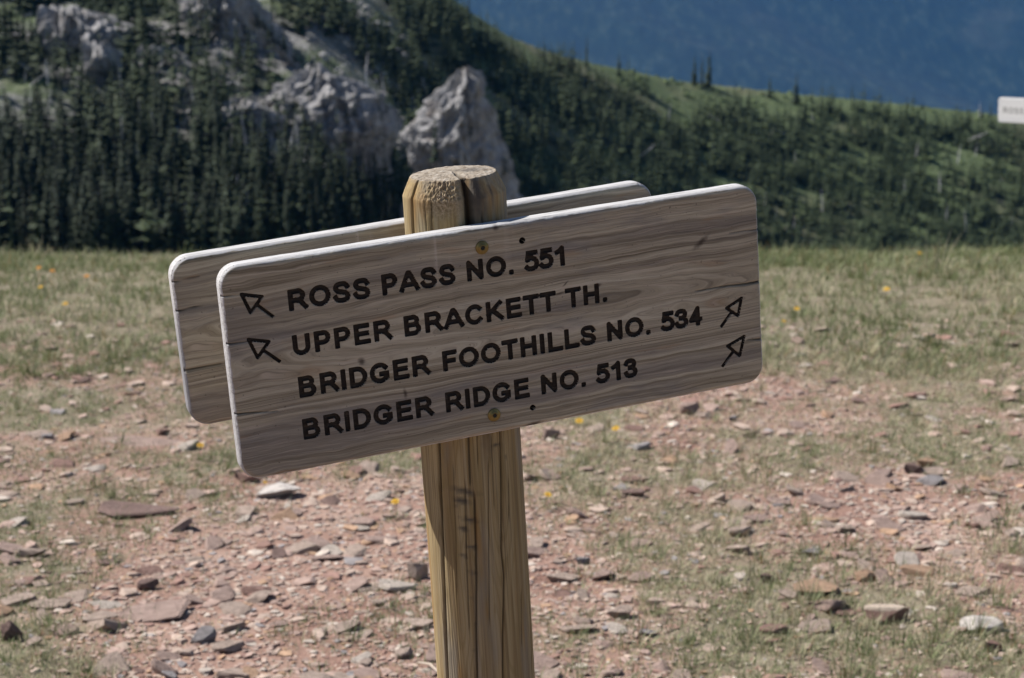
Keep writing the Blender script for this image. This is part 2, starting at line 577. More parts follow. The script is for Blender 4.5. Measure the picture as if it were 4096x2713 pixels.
    edge = np.clip((re * 0.55 - d_in + .0016 * fbm2(PX, PY, 70, 3, 12)) / (re * 0.35), 0, 1)
    foot = grey_end * np.clip((0.30 - PY / h) * 3, 0, 1) * np.clip((-w * 0.3 - PX) * 40, 0, 1)
    V = np.stack([SX, SY, Z], -1).reshape(-1, 3)
    F = grid_faces(nx, ny)
    keep = (out.reshape(-1)[F] <= 1e-9).all(1)
    F = F[keep]
    fs = sd.reshape(-1)[F]
    inside = (fs <= 0).all(1) & (fs.min(1) < 0)
    fg = gid.reshape(-1)[F].max(1)
    fg = np.where(inside, fg, -1)
    A = {'edge': edge.reshape(-1), 'crack': crack.reshape(-1), 'stain': stain.reshape(-1), 'foot': foot.reshape(-1)}

    # side wall and back
    pts = []
    for sxn, syn, a0 in ((1, 1, 0), (-1, 1, 90), (-1, -1, 180), (1, -1, 270)):
        for a in np.radians(np.linspace(a0, a0 + 90, 10)):
            pts.append((sxn * (w / 2 - rc) + rc * math.cos(a), syn * (h / 2 - rc) + rc * math.sin(a), math.cos(a), math.sin(a)))
    dense = []
    for i in range(len(pts)):
        a, b = np.array(pts[i]), np.array(pts[(i + 1) % len(pts)])
        k = max(1, int(np.hypot(*(b - a)[:2]) / 0.008))
        for q in range(k):
            dense.append(a + (b - a) * q / k)
    O = np.array(dense)
    rings = [(0.00005, -(re - 0.0004))] + [(0, -re)] + [(0, z) for z in np.linspace(-re, -(t - re), 4)[1:]] + [(re * (1 - math.cos(a)), -(t - re) - re * math.sin(a)) for a in np.radians([25, 50, 75, 90])]
    EV, n = [], len(O)
    for inset, z in rings:
        b = 0.0004 * fbm2(O[:, 0], O[:, 1] + z * 3, 60, 3, 3)
        EV.append(np.stack([O[:, 0] - O[:, 2] * (inset + b * (z < -re)), O[:, 1] - O[:, 3] * (inset + b * (z < -re)), np.full(n, z)], 1))
    EV.append(np.array([[0, 0, -t]]))
    EV = np.concatenate(EV)
    EF = []
    for r in range(len(rings) - 1):
        i = np.arange(n)
        j = (i + 1) % n
        EF.append(np.stack([r * n + j, r * n + i, (r + 1) * n + i, (r + 1) * n + j], 1))
    r = len(rings) - 1
    i = np.arange(n)
    EF.append(np.stack([r * n + (i + 1) % n, r * n + i, np.full(n, len(EV) - 1), np.full(n, len(EV) - 1)], 1))
    cap = EF.pop()[:, :3]
    EF = np.concatenate(EF)
    body = F[fg < 0]
    u, inv = np.unique(body.ravel(), return_inverse=True)
    Vv, Ff = V[u], inv.reshape(body.shape)
    at = {k: a[u] for k, a in A.items()}
    k0 = len(Vv)
    fo = grey_end * np.clip((0.30 - EV[:, 1] / h) * 3, 0, 1) * np.clip((-w * 0.3 - EV[:, 0]) * 40, 0, 1)
    at = {k: np.concatenate([a, {'edge': np.r_[np.ones(len(EV) - 1), 0], 'foot': fo}.get(k, np.zeros(len(EV)))]) for k, a in at.items()}
    me = make_mesh('plank', np.concatenate([Vv, EV]), [Ff, EF + k0, cap + k0], True, at)
    pl = obj('plank', me, M, parent)
    for g, (nm, lab, strokes, hw) in enumerate(groups):
        Fg = F[fg == g]
        if len(Fg):
            u, inv = np.unique(Fg.ravel(), return_inverse=True)
            q = obj(nm, make_mesh(nm, V[u], inv.reshape(Fg.shape), True), ink or M_letter, parent)
            q['label'] = lab
    for g in hole_id:
        Fg = F[fg == g]
        if len(Fg):
            u, inv = np.unique(Fg.ravel(), return_inverse=True)
            obj('screw_hole', make_mesh('screw_hole', V[u], inv.reshape(Fg.shape), False), M_letter, parent)
    return pl


def frame_matrix(origin, right, up, n):
    return Matrix(((right[0], up[0], n[0], origin[0]), (right[1], up[1], n[1], origin[1]), (right[2], up[2], n[2], origin[2]), (0, 0, 0, 1)))


# ------------------------------------------------------------------ the ground (meadow shoulder, falling away behind its crest)
def ground_base(x, y):
    x, y = np.broadcast_arrays(np.asarray(x, float), np.asarray(y, float))
    k = 0.0131
    yc = np.clip(y - 9, 0, 17.6)
    z = -0.0593 * y - k * yc ** 2 - 2 * k * 17.6 * np.clip(y - 26.6, 0, 330)
    z = np.where(y < -20, -0.0593 * -20 + 0.02 * (y + 20), z)
    roll = fbm2(x, y, 0.16, 3, 3) * 0.15 * np.clip((y - 2) / 6, 0, 1) + fbm2(x, y, 0.5, 2, 4) * 0.04
    far = np.clip((y - 30) / 120, 0, 1)
    return z + roll * (1 - far) + far * 6 * fbm2(x, y, 0.02, 3, 9)


def ground_z(x, y):
    near = np.clip(1 - (np.asarray(y, float) - 14) / 10, 0, 1)
    return ground_base(x, y) + near * (0.016 * fbm2(x, y, 2.6, 3, 6) + 0.006 * fbm2(x, y, 11, 2, 7))


def grass_mask(x, y):
    """0 bare stony soil .. 1 closed turf"""
    n = fbm2(x, np.asarray(y) * 0.62, 1.15, 4, 21) + 0.35 * fbm2(x, y, 4.5, 3, 22)
    lim = np.interp(y, [3, 5.5, 7.2, 8.2, 9.2, 10.5], [-0.02, -0.08, -0.12, -0.22, -0.45, -0.9])
    lim = lim - 0.05 * np.clip(np.asarray(x) - 0.5, -1.5, 1.5) * 0.3
    return np.clip((n - lim) / 0.55 + 0.42, 0, 1)


def ground_hit(u, v):
    d = ray(u, v)
    y = np.arange(2.5, 22, 0.004)
    z = CAM[2] + d[2] / d[1] * y
    g = ground_base(d[0] / d[1] * y, y)
    i = int(np.argmax(z <= g)) if (z <= g).any() else -1
    return np.array([d[0] / d[1] * y[i], y[i], float(ground_z(d[0] / d[1] * y[i], y[i]))])


def spaced(lo, hi, a, b, fine, grow=1.22, cap=40):
    c = list(np.arange(a, b + fine / 2, fine))
    s = fine
    while c[-1] < hi:
        s = min(s * grow, cap)
        c.append(c[-1] + s)
    s = fine
    while c[0] > lo:
        s = min(s * grow, cap)
        c.insert(0, c[0] - s)
    return np.array(c)


xs = spaced(-700, 700, -3.2, 3.2, 0.030)
ys = spaced(-300, 420, 3.8, 12.0, 0.035, 1.12)
GX, GY = np.meshgrid(xs, ys, indexing='ij')
GZ = ground_z(GX, GY)
gm = grass_mask(GX, GY)

N = Nodes('stony_meadow_soil')
co = N.coord()
g = N.attr('turf')
soil = N.ramp(N.noise(co, 2.2, 6.0, 0.62), [(0.3, (0.200, 0.112, 0.083)), (0.5, (0.290, 0.182, 0.138)), (0.7, (0.360, 0.262, 0.205))])
grit = N.noise(co, 70.0, 4.0, 0.7)
soil = N.mix(N.math('MULTIPLY', N.step(grit, 0.5, 0.75), 0.6), soil, (0.40, 0.29, 0.235))
soil = N.mix(N.math('MULTIPLY', N.step(grit, 0.45, 0.25), 0.6), soil, (0.14, 0.075, 0.055))
turf = N.ramp(N.noise(co, 5.0, 6.0, 0.68), [(0.3, (0.135, 0.115, 0.070)), (0.5, (0.235, 0.200, 0.135)), (0.7, (0.340, 0.290, 0.215))])
turf = N.mix(N.math('MULTIPLY', N.noise(co, 60.0, 3.0, 0.7), 0.5), turf, (0.10, 0.085, 0.05))
litter = N.step(N.math('ADD', g, N.math('MULTIPLY', N.math('SUBTRACT', N.noise(co, 22.0, 4.0, 0.65), 0.5), 1.1)), 0.40, 1.0)
c = N.mix(litter, soil, turf)
N.bump(N.math('ADD', grit, N.noise(co, 22.0, 5.0, 0.65)), 0.75, 0.012)
M_soil = N.done(c, 0.95)
ground = obj('ground', make_mesh('ground', np.stack([GX, GY, GZ], -1).reshape(-1, 3), grid_faces(len(xs), len(ys)), True, {'turf': gm.reshape(-1)}), M_soil)
tag(ground, 'stony reddish soil with thin dry grass sloping away to a meadow edge', 'ground', kind='structure')

# ------------------------------------------------------------------ far hillside
def px_slope(u, v):
    d = ray(u, v)
    return d[0] / d[1], d[2] / d[1]


ridge_px = [(-900, -620), (0, -480), (700, -400), (1200, -290), (1500, -180), (1750, -40), (1900, 70), (2050, 160), (2200, 215), (2400, 262), (2700, 322), (3000, 358), (3400, 400), (3800, 440), (4300, 492), (5000, 560)]
RA = np.array([px_slope(*q) for q in ridge_px])


def hill(ua, Y):
    """height of the hillside over lateral slope ua = X / Y and distance Y"""
    tr = np.interp(ua, RA[:, 0], RA[:, 1])
    Yr = np.interp(ua, [-.35, -.1, 0.0, .1, .3], [700, 660, 690, 740, 800])
    Yb = np.interp(ua, [-.35, -.1, 0.0, .1, .3], [330, 350, 430, 500, 520])
    Zb, Zr = 1.6 - 0.30 * Yb, 1.6 + tr * Yr
    k = (Y - Yb) / (Yr - Yb)
    z = Zb + (Zr - Zb) * np.where(k < 0, k, np.where(k < 1, k * (1.18 - 0.18 * k), 1)) - 0.34 * np.clip(Y - Yr, 0, None)
    X = ua * Y
    n = 3.2 * fbm2(X, Y, 1 / 70., 4, 31) + 1.2 * fbm2(X, Y, 1 / 18., 3, 33)
    side = np.clip(0.55 - ua * 5, 0.35, 1.3)
    n = n + np.clip(-.02 - ua, 0, .12) / .12 * (2.4 * fbm2(X, Y, 1 / 11., 3, 37, ridged=True) + 3.0 * fbm2(X, Y, 1 / 30., 3, 38, ridged=True))
    spur = 7.0 * side * fbm2(X + 0.45 * Y, Y * 0.25, 1 / 85., 3, 35, ridged=True)
    return z + (n + spur) * np.clip(1.15 - np.abs(k - 0.40) * 1.6, 0.12, 1)


ua_ = np.linspace(-0.40, 0.40, 360)
Y_ = np.linspace(300, 980, 280)
UA, YY = np.meshgrid(ua_, Y_, indexing='ij')
HZ = hill(UA, YY)
N = Nodes('hillside_scrub')
co = N.coord()
big = N.noise(co, 0.022, 5.0, 0.6)
fine = N.noise(co, 0.35, 5.0, 0.7)
c = N.ramp(fine, [(0.30, (0.038, 0.058, 0.024)), (0.5, (0.080, 0.110, 0.045)), (0.68, (0.125, 0.152, 0.072))])
c = N.mix(N.math('MULTIPLY', N.step(big, 0.50, 0.66), 0.65), c, (0.150, 0.135, 0.088))
x, y, z = N.sep(co)
left = N.step(N.math('DIVIDE', x, y), -0.02, -0.12)
scree = N.ramp(N.noise(co, 0.5, 5.0, 0.7), [(0.35, (0.075, 0.073, 0.068)), (0.55, (0.22, 0.215, 0.205)), (0.72, (0.36, 0.35, 0.34))])
c = N.mix(N.math('MULTIPLY', left, N.step(N.noise(co, 0.045, 5.0, 0.65), 0.36, 0.52)), c, scree)
N.bump(fine, 0.8, 1.5)
M_hill = N.done(c, 0.95)
hillside = obj('hillside', make_mesh('hillside', np.stack([UA * YY, YY, HZ], -1).reshape(-1, 3), grid_faces(360, 280), True), M_hill)
tag(hillside, 'green scrubby hillside with rocky left end across the valley', 'hillside', kind='structure')

# ------------------------------------------------------------------ far mountain
fa = np.linspace(-0.55, 0.55, 330)
fy = np.linspace(8400, 15200, 190)
FA, FY = np.meshgrid(fa, fy, indexing='ij')
k = (FY - 8400) / 6800
MZ = 1.6 + FY * (-0.205 + 0.30 * k ** 1.15)
MX = FA * FY
MZ = MZ + 620 * fbm2(MX * 1.0 + 0.75 * FY, FY * 0.30 - 0.1 * MX, 1 / 4600., 3, 52, ridged=True) + 60 * fbm2(MX * 1.5 + FY * .5, FY * .35, 1 / 700., 3, 53)
N = Nodes('far_forest')
co = N.coord()
c = N.ramp(N.noise(N.scale(co, (1, .3, .3)), 0.02, 6.0, 0.75), [(0.34, (0.003, 0.009, 0.008)), (0.52, (0.008, 0.018, 0.013)), (0.68, (0.028, 0.042, 0.030))])
c = N.mix(N.math('MULTIPLY', N.step(N.noise(co, 0.00105, 6.0, 0.65), 0.58, 0.70), 0.5), c, (0.034, 0.042, 0.034))
M_far = N.done(c, 1.0)
mountain = obj('mountain', make_mesh('mountain', np.stack([MX, FY, MZ], -1).reshape(-1, 3), grid_faces(330, 190), True), M_far)
tag(mountain, 'far forested mountain side turned blue by haze', 'mountain', kind='structure')

# ------------------------------------------------------------------ crags and the rock pinnacle on the hillside
N = Nodes('grey_crag_rock')
co = N.coord()
n1 = N.noise(N.scale(co, (1, 1, 0.45)), 0.55, 7.0, 0.68)
c = N.ramp(n1, [(0.30, (0.095, 0.092, 0.090)), (0.47, (0.285, 0.278, 0.272)), (0.64, (0.45, 0.44, 0.43))])
c = N.mix(N.math('MULTIPLY', N.step(N.noise(co, 0.25, 4.0), 0.55, 0.7), 0.35), c, (0.30, 0.225, 0.165))
c = N.mix(N.math('MULTIPLY', N.step(N.noise(co, 1.1, 5.0, 0.7), 0.60, 0.72), 0.5), c, (0.06, 0.065, 0.045))
N.bump(N.noise(co, 1.6, 6.0, 0.7), 0.9, 0.8)
M_crag = N.done(c, 0.95)


LEDGES = []


def crag(name, profile, dist, depth, seed, rough=1.0, edge_x=0.28, notch_amt=0.34, ledge=60):
    """rock mass: profile = rows (v, u_left, u_right) of its outline from the top down, standing dist metres away"""
    rows = []
    for v, ul, ur in profile:
        d = ray(0.5 * (ul + ur), v)
        s = dist / d[1]
        rows.append((CAM[2] + d[2] * s, ray(ul, v)[0] * s, ray(ur, v)[0] * s))
    rows = np.array(rows)
    z0, z1 = rows[-1, 0] - 6, rows[0, 0]
    nz, na = 90, 130
    zs = np.linspace(z0, z1, nz)
    L = np.interp(zs, rows[::-1, 0], rows[::-1, 1])
    R = np.interp(zs, rows[::-1, 0], rows[::-1, 2])
    cx, hw = (L + R) / 2, np.maximum((R - L) / 2, 0.12)
    hd = np.minimum(np.maximum(hw * .40, .00028), depth) + 0.25 * hw
    # wedge-shaped section: a blunt edge towards the viewer, so light and shade part along it
    poly = np.array([(-1, .10), (-.52, -.62), (edge_x, -1.0), (.66, -.36), (1, .3), (.45, .85), (-.5, .8), (-1, .10)])
    seg = np.r_[0, np.cumsum(np.hypot(*np.diff(poly, axis=0).T))]
    tq = np.linspace(0, seg[-1], na, endpoint=False)
    ex, ey = np.interp(tq, seg, poly[:, 0]), np.interp(tq, seg, poly[:, 1])
    nn = np.hypot(ex, ey)
    ca, sa = ex / nn, ey / nn
    X = cx[None] + hw[None] * ex[:, None]
    Y = dist + hd[None] * ey[:, None]
    Z = np.repeat(zs[None], na, 0)
    P = np.stack([X, Y, Z], -1)
    r = fbm(np.stack([X / 7.0, Y / 7.0, Z / 13.0], -1), 5, seed, 0.55, ridged=True)
    r2 = fbm(np.stack([X / 2.2, Y / 2.2, Z / 3.0], -1), 3, seed + 5, 0.55)
    r3 = fbm(np.stack([X / 3.0, Y / 3.0, Z / 16.0], -1), 3, seed + 9, 0.5, ridged=True)
    r = r * .45 + .55 * (np.floor(r * 4.5 + .8 * r2) / 4.5)
    off = rough * (3.0 * (r - 0.3) + 1.5 * r2 + 1.6 * (r3 - .3)) * np.clip(hw[None] / 4, 0.25, 1)
    notch = notch_amt * np.clip(noise3(np.stack([ex * 2.4, ey * 2.4, ex * 0 + seed], -1), seed) + .25, 0, 1)[:, None]
    P[..., 2] = z0 + (P[..., 2] - z0) * (1 - notch * np.clip((zs[None] - z0) / (z1 - z0), 0, 1) ** 2)
    P[..., 0] += off * ca[:, None]
    P[..., 1] += off * sa[:, None] * 1.4
    P[..., 2] += rough * 0.8 * r2 * np.clip((zs[None] - z0) / 6, 0, 1)
    V = P.reshape(-1, 3)
    pick = np.random.default_rng(seed).integers(0, na * nz, 4000)
    pick = pick[(np.repeat(ey, nz)[pick] < .1) & (np.tile(zs, na)[pick] < z0 + .72 * (z1 - z0))][:ledge]
    LEDGES.append(V[pick])
    topc = V.reshape(na, nz, 3)[:, -1].mean(0) + [0, 0, 0.3]
    F = grid_faces(na, nz, True)
    i = np.arange(na)
    tri = np.stack([i * nz + nz - 1, ((i + 1) % na) * nz + nz - 1, np.full(na, na * nz)], 1)
    return obj(name, make_mesh(name, np.concatenate([V, [topc]]), [F, tri], False), M_crag)


pin = crag('rock_pinnacle', [(262, 1830, 1872), (290, 1800, 1900), (330, 1785, 1915), (372, 1738, 1922), (440, 1690, 1945), (505, 1632, 1972), (545, 1612, 1985), (600, 1640, 2010), (665, 1660, 2035), (745, 1650, 2050), (820, 1640, 2080), (930, 1600, 2120)], 455, 13, 61, 0.9, 0.15, 0.10, 14)
tag(pin, 'tall pale grey rock pinnacle standing above the post', 'rock')
CR = [
    ('broad pale crag left of the pinnacle, its top notched', [(258, 1225, 1275), (300, 1160, 1330), (335, 1120, 1440), (385, 1060, 1510), (450, 1010, 1560), (530, 990, 1585), (600, 1040, 1560)], 475, 14, 71),
    ('low knobbly crag stepping down left of the notched crag', [(385, 930, 985), (430, 880, 1080), (480, 850, 1120), (540, 900, 1130), (590, 930, 1110)], 460, 10, 72),
    ('dark slabby rock fin rising out of the top of the picture', [(-150, 820, 900), (-60, 760, 985), (40, 730, 1040), (130, 760, 1120), (220, 830, 1180), (300, 930, 1220), (380, 1000, 1230)], 520, 14, 73),
    ('pale crag band high among the trees at the upper left', [(22, 190, 300), (60, 145, 420), (110, 140, 530), (170, 150, 545), (240, 170, 480), (330, 180, 460)], 500, 12, 74),
    ('small grey outcrop among trees below the crag band', [(165, 340, 420), (210, 330, 450), (280, 350, 460), (350, 380, 470)], 480, 7, 75),
    ('crag rib in the left forest with a shaded right face', [(180, 560, 600), (230, 545, 690), (300, 590, 750), (380, 640, 780), (450, 690, 800), (520, 720, 820)], 490, 9, 76),
    ('thin rock rib on the slope right of the slabby fin', [(-40, 940, 960), (60, 985, 1020), (160, 1060, 1105), (230, 1130, 1180), (290, 1170, 1215)], 505, 4, 77),
]
for lab, prof, dist, dep, sd_ in CR:
    tag(crag('rock_crag', prof, dist, dep, sd_, 1.05), lab, 'rock', 'crags on the hillside')

# ------------------------------------------------------------------ trees
def leaf_mat(name, c0, c1, c2):
    N = Nodes(name)
    oi = N.node('ShaderNodeObjectInfo')
    n = N.noise(N.coord(), 0.9, 4.0, 0.7)
    c = N.ramp(n, [(0.3, c0), (0.5, c1), (0.72, c2)])
    c = N.mix(N.math('MULTIPLY', oi.outputs['Random'], 0.4), c, c2)
    tr = N.attr('tint')
    c = N.mix(N.math('MULTIPLY', tr, 0.55), c, c2)
    return N.done(c, 0.8)


M_needle = leaf_mat('conifer_needles', (0.007, 0.014, 0.007), (0.014, 0.026, 0.011), (0.040, 0.058, 0.020))
M_shrub = leaf_mat('shrub_leaves', (0.032, 0.054, 0.017), (0.058, 0.088, 0.030), (0.098, 0.13, 0.048))
M_bark = plain('conifer_bark', (0.075, 0.06, 0.05), 0.9, 0, 0.4, 3.0)
M_dead = plain('silver_dead_wood', (0.62, 0.60, 0.60), 0.85, 0, 0.3, 2.0)


def tube(pts, rad, sides=5):
    pts = np.array(pts, float)
    n = len(pts)
    a = np.linspace(0, 2 * math.pi, sides, endpoint=False)
    V = []
    for i in range(n):
        t = pts[min(i + 1, n - 1)] - pts[max(i - 1, 0)]
        t = t / (np.linalg.norm(t) + 1e-9)
        s = np.cross(t, [0.31, 0.2, 0.93] if abs(t[2]) < 0.9 else [1, 0.1, 0])
        s /= np.linalg.norm(s)
        b = np.cross(t, s)
        V.append(pts[i] + rad[i] * (np.cos(a)[:, None] * s + np.sin(a)[:, None] * b))
    V = np.concatenate(V)
    F = []
    for i in range(n - 1):
        for j in range(sides):
            j2 = (j + 1) % sides
            F.append((i * sides + j, i * sides + j2, (i + 1) * sides + j2, (i + 1) * sides + j))
    return V, np.array(F)


def crown(seed, whorls, nb, h=1.0, r=0.16, start=0.08, simple=False):
    """needle sprays in whorls, unit height; returns verts, tris"""
    q = np.random.default_rng(seed)
    V, F = [], []
    lop = q.normal(0, 0.10, 3)
    for i in range(whorls):
        k = (i + 0.5 * q.random()) / whorls
        z = start + (1 - start) * k
        rr = r * ((1 - k) ** 0.85 + 0.05) * q.uniform(0.72, 1.15)
        for b in range(nb):
            if q.random() < 0.10:
                continue
            a = 2 * math.pi * (b + q.uniform(-.4, .4)) / nb + i * 0.9
            ln = rr * q.uniform(0.6, 1.2) * (1 + lop[0] * math.cos(a) + lop[1] * math.sin(a))
            d = np.array([math.cos(a), math.sin(a), 0])
            s = np.array([-d[1], d[0], 0])
            w = ln * q.uniform(0.28, 0.45)
            dr = ln * q.uniform(0.15, 0.55)
            zz = z + q.uniform(-.012, .012)
            k0 = len(V)
            V += [d * ln * .05 + [0, 0, zz + ln * .12], d * ln * .55 + s * w + [0, 0, zz - dr * .65], d * ln * .62 + [0, 0, zz - dr * .05], d * ln * .55 - s * w + [0, 0, zz - dr * .65], d * ln + [0, 0, zz - dr]]
            F += [(k0, k0 + 1, k0 + 4), (k0, k0 + 4, k0 + 3)] if simple else [(k0, k0 + 1, k0 + 2), (k0, k0 + 2, k0 + 3), (k0 + 1, k0 + 4, k0 + 2), (k0 + 2, k0 + 4, k0 + 3)]
    k0 = len(V)
    V += [(0.006, 0, 0.96), (-0.004, 0.006, 0.96), (-0.004, -0.006, 0.96), (0, 0, 1.02)]
    F += [(k0, k0 + 1, k0 + 3), (k0 + 1, k0 + 2, k0 + 3), (k0 + 2, k0, k0 + 3)]
    return np.array(V, float) * [1, 1, h], np.array(F)


CONIFERS = []
for s_ in range(6):
    V, F = crown(100 + s_, 16, 9, r=[.15, .13, .17, .12, .15, .19][s_])
    cm = make_mesh('crown', V, F, False, {'tint': np.zeros(len(V))})
    cm.materials.append(M_needle)
    tv, tf = tube([(0, 0, -0.05), (0, 0, 0.4), (0.002, 0, 0.93)], [0.018, 0.012, 0.003], 6)
    tm = make_mesh('trunk', tv, tf, True)
    tm.materials.append(M_bark)
    CONIFERS.append((cm, tm))


def conifer(x, y, z, h, fat, kind, label, group, rz):
    t = empty('conifer_tree', (x, y, z))
    t.scale = (h * fat, h * fat, h)
    t.rotation_euler = (0, 0, rz)
    cm, tm = CONIFERS[kind % len(CONIFERS)]
    obj('trunk', tm, None, t)
    obj('crown', cm, None, t)
    return tag(t, label, 'tree', group)


# named trees: (u, v of base, height m, distance along view, label)
def hill_hit(u, v):
    d = ray(u, v)
    Y = np.arange(340, 900, 0.5)
    z = CAM[2] + d[2] / d[1] * Y
    g = hill(np.full_like(Y, d[0] / d[1]), Y)
    m = z <= g
    i = int(np.argmax(m)) if m.any() else int(np.argmin(z - g))
    return d[0] / d[1] * Y[i], Y[i], float(g[i])


named = [
    (2778, 335, 13.0, .75, 'leftmost of three tall conifers standing together on the ridge line'),
    (2806, 338, 12.4, .75, 'middle one of three tall conifers standing together on the ridge line'),
    (2836, 342, 14.5, .8, 'tallest, rightmost of three conifers standing together on the ridge line'),
    (2346, 262, 12.0, .75, 'slim conifer alone on the grassy ridge top left of the three'),
    (2475, 300, 9.5, .9, 'dark bushy conifer just below the ridge left of the three'),
    (3184, 412, 12.5, .8, 'tall slim conifer breaking the ridge line right of the three'),
    (3078, 385, 8.8, .9, 'shorter conifer on the ridge between the three and a tall one'),
    (3690, 435, 4.4, 1.0, 'small dark conifer on the ridge, second from the far sign'),
    (3925, 470, 5.0, 1.2, 'small leaning conifer on the ridge beside the far white sign'),
    (1875, 90, 11.0, 1.0, 'conifer at the steep left end of the ridge line'),
    (1760, 20, 12.0, 1.1, 'dark conifer cut by the top of the picture at the ridge'),
]
for i, (u, v, hgt, fat, lab) in enumerate(named):
    x_, y_, z_ = hill_hit(u, v + 6)
    conifer(x_, y_, z_ - 0.3, hgt, fat, i, lab, 'conifers on the ridge', i * 1.3)
d_ = ray(1742, 640)
x_, y_ = d_[0] / d_[1] * 420, 420
conifer(x_, y_, CAM[2] + d_[2] / d_[1] * 420 - 1, 12.0, .8, 1, 'dark slender conifer standing against the pale rock pinnacle', 'conifers by the crags', 0.4)

# the forest
n_try = 36000
ua = rng.uniform(-0.30, 0.30, n_try)
yy = rng.uniform(345, 800, n_try)
xx = ua * yy
zz = hill(ua, yy)
Yr_ = np.interp(ua, [-.35, -.1, 0.0, .1, .3], [700, 660, 690, 740, 800])
Yb_ = np.interp(ua, [-.35, -.1, 0.0, .1, .3], [330, 350, 430, 500, 520])
kk = (yy - Yb_) / (Yr_ - Yb_)
dens = fbm2(xx, yy, 1 / 45., 4, 41) * 1.1 + 0.25 * fbm2(xx, yy, 1 / 9., 2, 42)
lim = np.interp(ua, [-.3, -.12, -.02, .05, .3], [-.40, -.30, -.26, -.235, -.23]) + np.interp(kk, [0, .5, .9, 1.05], [-.25, 0, .16, .80]) * np.interp(ua, [-.1, 0.02], [0.3, 1])
uu, vv, _ = project(np.stack([xx, yy, zz], -1))
lim = lim + .34 * np.clip((1650 - uu) / 150, 0, 1) * np.clip((620 - vv) / 160, 0, 1)
ok = (dens > lim) & (kk < 1.06) & (kk > 0.02) & (vv < 1110) & (vv > -170) & (uu > -170) & (uu < 4270)
# keep the lit rock free
for lab, prof, dist, dep, sd_ in CR + [('', [(262, 1830, 1872), (440, 1690, 1945), (600, 1640, 2010), (745, 1650, 2065)], 455, 13, 0)]:
    P_ = np.array(prof)
    l_ = np.interp(vv - 45, P_[:, 0], P_[:, 1])
    r_ = np.interp(vv - 45, P_[:, 0], P_[:, 2])
    hit = (uu > l_ - 12) & (uu < r_ + 12) & (vv - 110 < P_[-1, 0]) & (vv > P_[0, 0]) & (yy < dist + 12)
    ok &= ~(hit & (rng.random(n_try) < 0.62))
xx, yy, zz, ua, kk, uu, vv = (a[ok] for a in (xx, yy, zz, ua, kk, uu, vv))
hh = np.interp(ua, [-.3, -.08, .03, .3], [7.4, 6.6, 5.9, 5.5]) * np.clip(rng.lognormal(0, 0.46, len(xx)), .3, 1.9)
hh = hh * np.where(ua < -.03, np.interp(kk, [0, .18, .4], [1.6, 1.3, 1]), np.interp(kk, [0, .3], [1.25, 1]))
vis = (vv < 1080) & (vv > -60) & (uu > -40) & (uu < 4130)
app = np.where(vis, hh / yy, 0)
order = np.argsort(-app)
indiv = order[:285]
rest = order[285:]


LMK = [(1850, 400, 'rock pinnacle'), (1250, 330, 'broad notched crag'), (960, 440, 'low knobbly crag'), (950, 120, 'slabby rock fin'), (330, 110, 'upper left crag band'), (400, 260, 'small outcrop'), (650, 320, 'crag rib'),
       (2800, 300, 'three ridge conifers'), (3184, 380, 'tall slim ridge conifer'), (3950, 450, 'far white sign'), (700, 1030, 'upper left corner of the rear board'), (2580, 720, 'right end of the rear board'), (3040, 760, 'upper right corner of the front board'), (60, 980, 'left end of the meadow edge'), (4000, 980, 'right end of the meadow edge'), (1750, 720, 'post top'), (60, 560, 'left picture edge'), (3500, 960, 'meadow edge right of the board')]
LMK_P = np.array([q_[:2] for q_ in LMK], float)
for i in indiv:
    dx_, dy_ = uu[i] - LMK_P[:, 0], vv[i] - hh[i] / yy[i] * FPX * .5 - LMK_P[:, 1]
    j = int(np.argmin(np.hypot(dx_, dy_)))
    rel = ('left of' if dx_[j] < 0 else 'right of') if abs(dx_[j]) > abs(dy_[j]) else ('above' if dy_[j] < 0 else 'below')
    near = 'close ' if np.hypot(dx_[j], dy_[j]) < 130 else ('' if np.hypot(dx_[j], dy_[j]) < 280 else 'well ')
    ft = rng.uniform(.65, 1.2)
    lab = '%s %s conifer %s%s the %s' % ('tall' if hh[i] > 13 else 'mid-sized' if hh[i] > 10.5 else 'low', 'slim' if ft < .84 else 'full' if ft < 1.02 else 'broad', near, rel, LMK[j][2])
    conifer(xx[i], yy[i], zz[i] - 0.2, hh[i], ft, int(rng.integers(6)), lab, 'conifers of the hillside forest', rng.uniform(0, 6.28))


def scatter(protos, pos, rot, scl, sel, tint=None):
    """many copies joined into one vertex / triangle array"""
    Vs, Fs, Ts, k = [], [], [], 0
    for p_i, (V, F) in enumerate(protos):
        m = np.where(sel == p_i)[0]
        if not len(m):
            continue
        c, s = np.cos(rot[m]), np.sin(rot[m])
        W = V[None] * scl[m][:, None, :]
        X = W[..., 0] * c[:, None] - W[..., 1] * s[:, None] + pos[m, 0][:, None]
        Y = W[..., 0] * s[:, None] + W[..., 1] * c[:, None] + pos[m, 1][:, None]
        Z = W[..., 2] + pos[m, 2][:, None]
        Vs.append(np.stack([X, Y, Z], -1).reshape(-1, 3))
        Fs.append((F[None] + (np.arange(len(m)) * len(V))[:, None, None] + k).reshape(-1, F.shape[1]))
        if tint is not None:
            Ts.append(np.repeat(tint[m], len(V), 0))
        k += len(m) * len(V)
    return np.concatenate(Vs), np.concatenate(Fs), (np.concatenate(Ts) if tint is not None else None)


